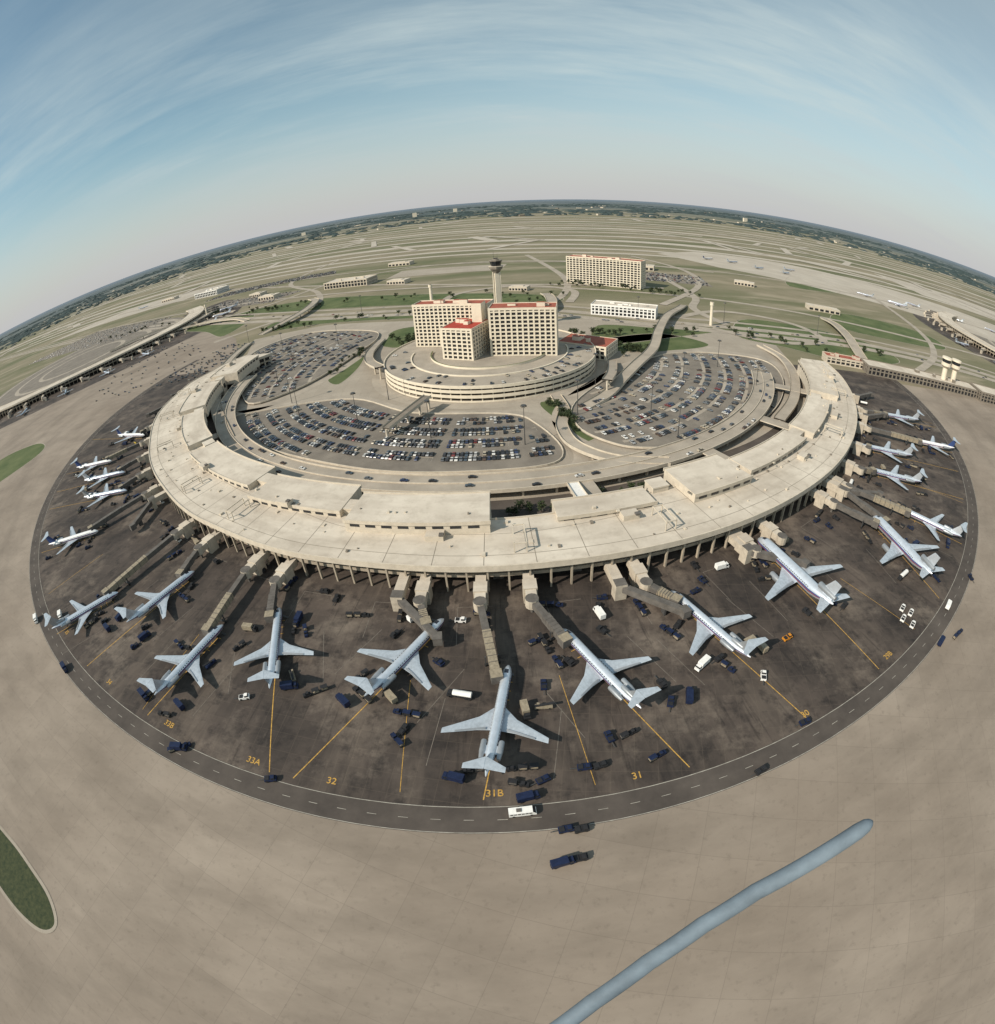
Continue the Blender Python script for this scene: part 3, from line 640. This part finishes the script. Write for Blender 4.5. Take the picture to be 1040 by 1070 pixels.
    me.set_sharp_from_angle(angle=R_(40))
    return me
AL={k:airliner(k) for k in ('twin','tri','wide','white')}
PL=[((0,124),(-9,79),'twin'),((-24,150),(-50,112),'twin'),((-96,159),(-88,116),'twin'),((-122,149),(-140,108),'twin'),((-155,188),(-179,149),'twin'),((-200,173),(-236,140),'tri'),((-261,234),(-306,220),'white'),((-268,286),(-314,282),'tri'),((-292,318),(-338,312),'twin'),((-328,345),(-374,342),'white'),((-318,392),(-362,404),'white'),
((21,140),(42,99),'tri'),((68,155),(88,113),'tri'),((122,182),(136,130),'wide'),((204,189),(208,136),'wide'),((233,196),(262,162),'twin'),((236,243),(277,221),'twin'),((256,275),(300,256),'twin'),((322,282),(367,266),'white'),((322,331),(368,318),'twin')]
PLO=[]
mk=MB()
for nz,tl,kd in PL:
    dx,dy=nz[0]-tl[0],nz[1]-tl[1]; d=math.hypot(dx,dy); ux,uy=dx/d,dy/d; L=52 if kd=='wide' else 45
    cx,cy=(nz[0]+tl[0])/2,(nz[1]+tl[1])/2
    inst(AL[kd],'airliner',cx,cy,.05,math.atan2(uy,ux),1.04); PLO.append((cx,cy,ux,uy,L,kd))
    a=(cx+ux*L*.42,cy+uy*L*.42); t=L*.5
    while math.hypot(cx-ux*t-C[0],cy-uy*t-C[1])<427 and t<90: t+=1
    ribbon(mk,[a,(cx-ux*t,cy-uy*t)],.38,.07,'marking_yellow')
    for s in (-1,1):
        ribbon(mk,[(cx+ux*8-uy*s*20,cy+uy*8+ux*s*20),(cx-ux*20-uy*s*20,cy-uy*20+ux*s*20)],.25,.075,'marking_faint')
    for s in (-4,0,4): ribbon(mk,[(cx+ux*(L*.4-4+s)-uy*2,cy+uy*(L*.4-4+s)+ux*2),(cx+ux*(L*.4-4+s)+uy*2,cy+uy*(L*.4-4+s)-ux*2)],.3,.08,'marking_yellow')
for p in (-40,-21,-5.5,2.5,24,45,56,65):
    ribbon(mk,[pol(p,426),pol(p-.6,380)],.22,.085,'marking_yellow')
for p in range(-100,78,6):
    ribbon(mk,[pol(p,ro(p)+9),pol(p+2.4,ro(p)+9)],.25,.09,'marking_faint'); ribbon(mk,[pol(p,ro(p)+9),pol(p+.2,ro(p)+30)],.25,.095,'marking_faint')
mk.obj('stand_marking')
for (x,y,a,kd) in ((700,1250,.5,'twin'),(760,1210,.6,'twin'),(880,1020,2.4,'tri'),(940,960,2.4,'wide'),(820,1290,.2,'twin'),(1050,1010,1.9,'twin'),(600,1360,.5,'white'),(1150,930,2.2,'twin'),(1290,900,2.4,'twin'),(660,1330,.4,'twin'),(860,560,0.2,'twin'),(850,660,-.1,'twin'),(-900,1700,.3,'twin'),(-1300,1820,.3,'twin')):
    inst(AL[kd],'airliner',x,y,.2,a)
for i in range(13):
    p=-84+i*12.5+random.uniform(-1.5,1.5)
    if i in (4,9): continue
    x,y=pol(p,392,LC,45); inst(AL['twin' if i%3 else 'tri'],'airliner',x,y,.1,R_(p+45)+math.pi/2+random.uniform(-.15,.15))
placed=[]
def num(txt,x,y,rot,size=6):
    cu=bpy.data.curves.new('n','FONT'); cu.body=txt; cu.size=size; cu.align_x='CENTER'; cu.align_y='CENTER'; cu.offset=.04
    o=bpy.data.objects.new('tmp',cu); COL.objects.link(o); dg=bpy.context.evaluated_depsgraph_get(); me=bpy.data.meshes.new_from_object(o.evaluated_get(dg)); bpy.data.objects.remove(o)
    me.materials.clear(); me.materials.append(MATS['marking_yellow']); inst(me,'painted_stand_number',x,y,.11,rot)
for tx_,p in (('31B',-1.6),('32',-8.6),('33A',-12.7),('33B',-18.6),('31',4.3),('30',13.2),('34',-25),('29B',20.5),('35',-33)):
    x,y=pol(p,425.5); num(tx_,x,y,R_(p),3.5); placed.append((x,y))
# ------------------------------------------------------------------ jet bridges
def jetbridge(pl,side=1,start=None):
    cx,cy,ux,uy,L,kd=pl; r=1.75 if kd!='wide' else 2.9
    door=Vector((cx+ux*(L/2-6)-uy*side*(r+1.4),cy+uy*(L/2-6)+ux*side*(r+1.4)))
    ph=math.degrees(math.atan2(cx+ux*L/2-C[0],-(cy+uy*L/2-C[1])))+(1.6*-side if start is None else start)
    base=Vector(pol(ph,ro(ph)-3)); rot=Vector(pol(ph,ro(ph)+13))
    e=empty('jet_bridge'); zt=5.6
    mb=MB(); mb.beam((*base,zt),(*rot,zt),4.4,3.5,'bridge_cream','roof_gravel')
    q=base.lerp(rot,.5); mb.box(q.x,q.y,.05,8.0,5.6,6,R_(ph),'bridge_cream','roof_gravel'); mb.obj('fixed_link',e)
    mb=MB(); mb.cyl(rot.x,rot.y,3.4,7.5,2.7,2.7,12,'bridge_cream','bridge_grey'); mb.cyl(rot.x,rot.y,.05,3.4,.7,.7,10,'bridge_grey'); mb.obj('rotunda',e)
    d=(door-rot)
    if d.length<6: return
    u=d.normalized(); m1=rot+d*.55; z2=4.6+(.9 if kd=='wide' else 0); cm=random.choice(('bridge_grey','bridge_grey','equip_tan'))
    mb=MB(); mb.beam((*(rot+u*2.4),zt),(*m1,zt-.4),2.7,2.8,'bridge_grey','bridge_grey'); mb.beam((*(rot+d*.42),zt-.2),(*(door-u*1.5),z2),3.2,3.2,cm,cm)
    for i in range(6):
        q=rot+d*(.45+.08*i); zz=zt-.2+(z2-zt+.2)*((.45+.08*i-.42)/.58); s=Vector((-u.y,u.x))
        mb.beam((*(q-s*1.68),zz),(*(q+s*1.68),zz),.25,3.32,'bridge_grey')
    mb.obj('tunnel',e)
    mb=MB(); mb.box(door.x,door.y,z2-1.8,z2+1.9,3.9,4.2,math.atan2(u.y,u.x),'bridge_grey','equip_tan'); mb.obj('cab',e)
    q=rot+d*.74; s=Vector((-u.y,u.x)); mb=MB()
    for w in (-1,1):
        a=q+s*w*2.4; mb.box(a.x,a.y,.5,5,.5,.5,0,'steel_pole'); mb.cyl(a.x,a.y,.05,1.1,.55,.55,10,'tyre')
    mb.beam((*(q-s*2.4),.9),(*(q+s*2.4),.9),.6,.6,'steel_pole'); mb.obj('drive_column',e)
    q=door-u*3; mb=MB()
    for i in range(10): a=q+s*(2.2+i*.45); mb.box(a.x,a.y,3.4-i*.36,3.6-i*.36,1.1,.5,math.atan2(u.y,u.x),'steel_pole')
    mb.obj('service_stair',e)
for i,pl in enumerate(PLO):
    jetbridge(pl,1)
    if pl[5]=='wide' : jetbridge(pl,-1)
for p in (-92,-84,-44,-8,7,18,34,58,66):
    e=empty('gate_fixed_link'); mb=MB(); a=Vector(pol(p,ro(p)-3)); b=Vector(pol(p,ro(p)+11)); mb.beam((*a,5.6),(*b,5.6),4.4,3.6,'bridge_cream','roof_gravel'); mb.box(b.x,b.y,.05,7.9,5,4.6,R_(p),'bridge_cream','bridge_grey')
    c2=Vector(pol(p+3.2,ro(p)+32)); mb.beam((*b,5.4),(*c2,4.8),2.8,2.9,'bridge_grey','bridge_grey'); mb.box(c2.x,c2.y,3,6.6,3.6,4,R_(p+10),'bridge_grey'); mb.box(*(b.lerp(c2,.7)),.05,4,.8,3.2,R_(p),'steel_pole'); mb.obj('link',e)
# ------------------------------------------------------------------ ground vehicles
def wheels(mb,xs,w,r=.38):
    for x in xs:
        for s in (-1,1):
            q=mb.add([(x+r*math.cos(t*math.tau/8),s*w,r+r*math.sin(t*math.tau/8)) for t in range(8)]+[(x+r*math.cos(t*math.tau/8),s*(w-.25),r+r*math.sin(t*math.tau/8)) for t in range(8)])
            mb.face([q+t for t in range(8)],'tyre')
            for t in range(8): mb.face((q+t,q+(t+1)%8,q+8+(t+1)%8,q+8+t),'tyre')
def m_tractor(col,nc=2):
    mb=MB(); mb.box(0,0,.35,1.1,3,1.6,0,col); mb.box(-.3,0,1.1,1.9,1.2,1.4,0,'dark_glass',col,.85,.9); mb.box(1.0,0,1.1,1.3,.9,1.4,0,col); wheels(mb,(-1,1),.85)
    x=-3.6
    for i in range(nc):
        mb.box(x,0,.5,.65,2.8,1.6,0,'equip_dark'); mb.box(x,0,2.0,2.12,2.8,1.7,0,col)
        for a in (-1.3,1.3):
            for b in (-.75,.75): mb.box(x+a,b,.65,2.0,.1,.1,0,'steel_pole')
        mb.box(x,.0,.65,random.uniform(1.1,1.8),2.3,1.3,0,random.choice(['equip_dark','equip_tan','equip_blue','bridge_grey'])); wheels(mb,(x-.9,x+.9),.8,.28); mb.box(x+1.75,0,.4,.5,.8,.1,0,'steel_pole'); x-=3.5
    return mb.mesh('baggage_tractor_train')
def m_truck(col,box):
    mb=MB(); mb.box(2.6,0,.5,1.5,1.8,2.2,0,col); mb.box(2.4,0,1.5,2.4,1.3,2.1,0,'dark_glass',col,.75,.9,-.1); mb.box(-.9,0,.9,3.2,5,2.4,0,box); mb.box(-.9,0,.6,.9,5.2,1.2,0,'equip_dark'); wheels(mb,(2.4,-2.2),1.15,.48); mb.box(2.6,0,2.42,2.5,1.0,1.9,0,col); return mb.mesh('service_truck')
def m_van(col):
    mb=MB(); k=mb.add([(x,y,z) for y in (-1.15,1.15) for x,z in ((-4,.5),(-4,2.7),(3,2.7),(3.9,1.7),(4.1,1.3),(4.1,.5))])
    for j in range(6): a=(j+1)%6; mb.face((k+j,k+a,k+6+a,k+6+j),'dark_glass' if j==2 else col)
    mb.face([k+j for j in range(6)],col); mb.face([k+6+j for j in range(6)][::-1],col)
    for s in (-1,1):
        for i in range(6): q=mb.add([(-3.6+i*1.1,s*1.16,1.6),(-2.7+i*1.1,s*1.16,1.6),(-2.7+i*1.1,s*1.16,2.3),(-3.6+i*1.1,s*1.16,2.3)]); mb.face((q,q+1,q+2,q+3),'dark_glass')
    mb.box(-1,0,2.7,2.9,1.5,1.2,0,'bridge_grey'); wheels(mb,(-2.6,2.6),1.18,.45); return mb.mesh('shuttle_bus')
def m_tug(col):
    mb=MB(); mb.box(0,0,.4,1.3,4.4,2.2,0,col); mb.box(1.0,0,1.3,2.1,1.5,1.8,0,'dark_glass',col,.85,.85); mb.box(-1.2,0,1.3,1.5,1.5,1.7,0,'equip_dark'); mb.box(-3.3,0,.5,.7,2.4,.25,0,'steel_pole'); wheels(mb,(-1.4,1.4),1.12,.55); return mb.mesh('aircraft_tug')
def m_tank(col):
    mb=MB(); mb.box(3.6,0,.5,1.5,1.8,2.3,0,col); mb.box(3.4,0,1.5,2.5,1.4,2.1,0,'dark_glass',col,.8,.9); mb.box(-.6,0,.7,1,7.4,2.2,0,'equip_dark')
    n=10; mb.loft([[(x,1.15*math.cos(i*math.tau/n),2.1+.95*math.sin(i*math.tau/n)) for i in range(n)] for x in (2.4,-4.2)],'white_paint'); wheels(mb,(3.3,-2.4,-3.5),1.15,.5); return mb.mesh('fuel_truck')
def m_loader(col):
    mb=MB(); mb.box(0,0,.5,1.2,6,1.8,0,col); mb.beam((-3,0,1.3),(3.6,0,2.6),.9,.3,'equip_dark'); mb.box(-1.8,.6,1.2,2.0,.9,.7,0,col); wheels(mb,(-2,2),.95,.4); return mb.mesh('belt_loader')
VEH=[(m_tractor('equip_blue',2),'baggage_tractor_train'),(m_tractor('equip_blue',1),'baggage_tractor_train'),(m_tractor('equip_dark',2),'baggage_tractor_train'),(m_truck('equip_blue','equip_blue'),'service_truck'),(m_truck('equip_dark','equip_tan'),'service_truck'),(m_truck('white_paint','white_paint'),'catering_truck'),(m_tug('equip_blue'),'aircraft_tug'),(m_tug('equip_dark'),'aircraft_tug'),(m_tank('equip_dark'),'fuel_truck'),(m_tug('equip_orange'),'aircraft_tug'),(m_loader('equip_blue'),'belt_loader'),(m_loader('equip_tan'),'belt_loader'),(m_tug('white_paint'),'aircraft_tug'),(m_loader('equip_yellow'),'belt_loader'),(m_tractor('equip_dark',1),'baggage_tractor_train')]
WT=[3,3,5,4,2,1.2,4,8,.5,.3,3,1.5,1.2,.8,5]
def free(x,y,rad=4.8):
    for cx,cy,ux,uy,L,kd in PLO:
        dx,dy=x-cx,y-cy; a=dx*ux+dy*uy; b=abs(-dx*uy+dy*ux)
        if abs(a)<L/2+2 and b<5: return False
        if -14<a<4 and b<14: return False
    return all((x-p)**2+(y-q)**2>rad**2 for p,q in placed)
def put(i,x,y,rot):
    placed.append((x,y)); inst(VEH[i][0],VEH[i][1],x,y,.1,rot,1.0)
for pl in PLO:
    n=0;t=0
    while n<8 and t<200:
        t+=1; a=random.choice((random.gauss(12,6),random.gauss(-20,5))); b=random.choice((-1,1))*random.uniform(5.5,15); x=pl[0]+pl[2]*a-pl[3]*b; y=pl[1]+pl[3]*a+pl[2]*b
        rr=math.hypot(x-C[0],y-C[1])
        if rr<344 or rr>424 or not free(x,y): continue
        put(random.choices(range(15),WT)[0],x,y,math.atan2(pl[3],pl[2])+random.choice((0,math.pi/2,math.pi,-math.pi/2))+random.uniform(-.35,.35)); n+=1
t=0
while t<130:
    t+=1; p=random.uniform(-102,78); r=ro(p)+random.uniform(3,20); x,y=pol(p,r)
    if free(x,y,4): put(random.choices(range(15),WT)[0],x,y,R_(p)+random.choice((0,math.pi/2))+random.uniform(-.2,.2))
for x,y,i,rot in ((13,60,6,.1),(17.5,59.5,7,.1),(11,49,3,.2),(16,50,7,.1),(77,68,7,.3),(46,82,1,.4),(21,81,6,0),(26,81,7,.2),(3,72,3,.2),(8,78,6,.4),(-39,97,1,2.2),(-36,100,7,1),(54,102,6,1.2),(61,103,3,1.3),(188,99,3,.5),(206,101,0,.3),(245,132,6,1.4),(178,113,12,.6),(110,122,9,.3),(92,106,12,1.2),(179,124,12,.6),(175,118,12,.6),(182,120,12,.6),(-80,78,6,.2),(-118,88,0,.5),(-121,86,3,.1),(210,118,5,.6),(100,82,6,.1),(-210,118,3,-.6),(-262,150,5,-.8)):
    put(i,x,y,rot)
inst(m_van('white_paint'),'shuttle_bus',1,67,.1,0.05,1.0)
# ------------------------------------------------------------------ trees
def tree_mesh(seed):
    rnd=random.Random(seed); mb=MB()
    mb.cyl(0,0,0,3.2,.28,.18,7,'bark')
    for i in range(5):
        a=i*1.3+rnd.random(); mb.beam((0,0,2.6+i*.3),(1.8*math.cos(a),1.8*math.sin(a),4.6+i*.35),.16,.16,'bark')
    cl=[(rnd.gauss(0,1.35),rnd.gauss(0,1.35),rnd.uniform(3.0,7.0)) for _ in range(26)]
    for c_ in cl:
        m_=rnd.choice(['leaf_dark','leaf_dark','leaf_light'])
        for _ in range(15):
            p=Vector(c_)+Vector((rnd.gauss(0,.5),rnd.gauss(0,.5),rnd.gauss(0,.42))); u=Vector((rnd.gauss(0,1),rnd.gauss(0,1),rnd.gauss(0,1))).normalized(); w=u.cross(Vector((rnd.gauss(0,1),rnd.gauss(0,1),rnd.gauss(0,1)))).normalized(); s=rnd.uniform(.25,.5)
            q=mb.add([p-u*s-w*s*.5,p+u*s-w*s*.6,p+u*s*.8+w*s*.6,p-u*s*.9+w*s*.5]); mb.face((q,q+1,q+2,q+3),m_)
    return mb.mesh('broadleaf_tree')
TR=[tree_mesh(i) for i in range(4)]
def trees(pts,n,spread,sc=1):
    P=catmull(pts,10)
    for _ in range(n):
        q=random.choice(P); inst(random.choice(TR),'broadleaf_tree',q[0]+random.gauss(0,spread),q[1]+random.gauss(0,spread),0,random.random()*6,random.uniform(.6,1.1)*sc)
trees([(42,362),(50,340),(56,312)],20,3,.8); trees([(116,510),(135,500),(150,488),(128,474)],28,5); trees([(60,560),(100,560),(140,560),(230,565)],24,6)
trees([pol(1,275),pol(6,276),pol(12,273),pol(17,273)],26,2.2,.75); trees([(-150,490),(-140,530),(-132,560)],12,3,.8); trees([(-330,770),(-200,745),(0,690)],30,8); trees([(300,560),(400,520),(500,520)],22,12)
trees([(-500,1010),(-300,940),(0,820),(90,780)],46,16); trees([(150,900),(260,830),(330,800)],40,14); trees([(-90,560),(-60,600),(30,600)],26,10); trees([(-1000,1180),(-700,1120),(-560,1080)],40,16)
# ------------------------------------------------------------------ light masts
mb=MB(); mb.cyl(0,0,0,27,.34,.16,8,'steel_pole'); mb.cyl(0,0,26.3,27.2,1.6,1.6,10,'steel_pole')
for i in range(6): mb.box(1.7*math.cos(i),1.7*math.sin(i),26,26.8,.6,.5,i,'precast_dark')
LM=mb.mesh('high_mast_light')
for x,y in ((-150,380),(-95,350),(-40,320),(-170,420),(20,300),(60,340),(110,330),(160,400),(210,440),(120,300),(220,380),(-200,520),(-240,600),(-170,600),(-200,470),(-80,400),(85,400),(-330,700),(300,620),(430,590),(-180,790),(20,710),(190,640)): inst(LM,'high_mast_light',x,y,0,0,1)
# ------------------------------------------------------------------ camera
p,rl,f=0.58322,0.07115,564.836
c,s=math.cos(rl),math.sin(rl)
Rt=Vector((1,0,0)); Up=Vector((0,math.sin(p),math.cos(p))); Fw=Vector((0,math.cos(p),-math.sin(p)))
X=Rt*c-Up*s; Y=Rt*s+Up*c; Z=-Fw
M=Matrix(((X.x,Y.x,Z.x,0),(X.y,Y.y,Z.y,0),(X.z,Y.z,Z.z,150),(0,0,0,1)))
cam=bpy.data.cameras.new('camera'); co=bpy.data.objects.new('camera',cam); COL.objects.link(co); co.matrix_world=M
cam.type='PANO'; cam.clip_end=200000; cam.clip_start=.1; cam.sensor_fit='HORIZONTAL'; cam.sensor_width=36; cam.sensor_height=36*1024/995
for tgt in (cam,getattr(cam,'cycles',None)):
    if tgt is None: continue
    try:
        tgt.panorama_type='FISHEYE_EQUISOLID'; tgt.fisheye_lens=f*36/1040; tgt.fisheye_fov=R_(300)
    except Exception as ex: print('no',ex)
scene.camera=co
# ------------------------------------------------------------------ helicopter landing skid (the aircraft the picture was taken from)
mb=MB()
A=Vector((1.339,.442,148.183)); D=Vector((-.489,-.075,-.178))
P=[A+D*t for t in (0,.02,.06,.14,.4,.7,1.0)]; rad=[.006,.020,.032,.038,.039,.039,.039]
q=P[-1]; d=Vector(D)
for i in range(9):   # the tube runs on and sweeps back under the aircraft
    d=d*.97+Vector((-.02,-.085,-.0)); q=q+d*.42; P.append(q.copy()); rad.append(.039)
rg=[]
for i,q in enumerate(P):
    dn=(P[min(i+1,len(P)-1)]-P[max(i-1,0)]).normalized(); sd_=dn.cross(Vector((0,0,1))).normalized(); up_=sd_.cross(dn); r=rad[i]
    rg.append([tuple(q+sd_*r*math.cos(t*math.tau/20)+up_*r*math.sin(t*math.tau/20)) for t in range(20)])
mb.loft(rg,'skid_grey')
mb.obj('helicopter_landing_skid',smooth=True)
# ------------------------------------------------------------------ light
el=R_(37); az=Vector((-.86,-.5)).normalized()
sd=Vector((az.x*math.cos(el),az.y*math.cos(el),math.sin(el)))
sl_=bpy.data.lights.new('sun','SUN'); sl_.energy=5.0; sl_.angle=R_(.5); sl_.color=(1,.90,.765); so=bpy.data.objects.new('sun',sl_); COL.objects.link(so); so.rotation_euler=sd.to_track_quat('Z','Y').to_euler(); so.location=(-300,-200,400)
w=bpy.data.worlds.new('World'); scene.world=w; w.use_nodes=True; nt=w.node_tree; bg=nt.nodes['Background']
sk=nt.nodes.new('ShaderNodeTexSky'); sk.sky_type='NISHITA'; sk.sun_disc=False; sk.sun_elevation=el; sk.sun_rotation=math.atan2(az.x,az.y); sk.air_density=1.0; sk.dust_density=.8; sk.ozone_density=1.2; sk.altitude=150
tc=nt.nodes.new('ShaderNodeTexCoord').outputs['Generated']; sp=nt.nodes.new('ShaderNodeSeparateXYZ'); nt.links.new(tc,sp.inputs[0])
ad=nt.nodes.new('ShaderNodeMath'); ad.operation='ADD'; ad.inputs[1].default_value=.16; nt.links.new(sp.outputs['Z'],ad.inputs[0])
dv=nt.nodes.new('ShaderNodeVectorMath'); dv.operation='DIVIDE'; nt.links.new(tc,dv.inputs[0]); cb=nt.nodes.new('ShaderNodeCombineXYZ')
for i in range(3): nt.links.new(ad.outputs[0],cb.inputs[i])
nt.links.new(cb.outputs[0],dv.inputs[1])
base=mixc(nt,sk.outputs[0],(1.02,1.16,.98),1.0,'MULTIPLY')
c1=noise(nt,dv.outputs[0],.8,10,.62,.44,.72,(0.45,1.6,1),R_(-52)); c3=noise(nt,dv.outputs[0],2.0,10,.65,.45,.75,(0.35,1.4,1),R_(-44)); c2=noise(nt,dv.outputs[0],.45,4,.5,.36,.60)
sm=nt.nodes.new('ShaderNodeMath'); sm.operation='MULTIPLY_ADD'; nt.links.new(c3,sm.inputs[0]); sm.inputs[1].default_value=.45; nt.links.new(c1,sm.inputs[2])
cov=nt.nodes.new('ShaderNodeMapRange'); cov.inputs['From Min'].default_value=-.75; cov.inputs['From Max'].default_value=.5; cov.inputs['To Min'].default_value=.05; cov.inputs['To Max'].default_value=.95; nt.links.new(sp.outputs['X'],cov.inputs['Value'])
mu=nt.nodes.new('ShaderNodeMath'); mu.operation='MULTIPLY'; nt.links.new(sm.outputs[0],mu.inputs[0]); nt.links.new(c2,mu.inputs[1])
mx=nt.nodes.new('ShaderNodeMath'); mx.operation='MULTIPLY_ADD'; nt.links.new(cov.outputs[0],mx.inputs[0]); mx.inputs[1].default_value=.42; nt.links.new(scl(nt,mu.outputs[0],.62),mx.inputs[2])
mx.use_clamp=True
col=mixc(nt,base,(5.1,5.9,5.9),mx.outputs[0])
hz=nt.nodes.new('ShaderNodeMapRange'); hz.interpolation_type='SMOOTHSTEP'; hz.inputs['From Min'].default_value=-.02; hz.inputs['From Max'].default_value=.26; hz.inputs['To Min'].default_value=.92; hz.inputs['To Max'].default_value=0; nt.links.new(sp.outputs['Z'],hz.inputs['Value'])
col=mixc(nt,col,(4.7,4.65,4.75),hz.outputs[0])
nt.links.new(col,bg.inputs['Color']); bg.inputs['Strength'].default_value=.115
scene.view_settings.view_transform='Standard'; scene.view_settings.look='None'; scene.view_settings.exposure=0
print('cars',ncar,'objects',len(bpy.data.objects))
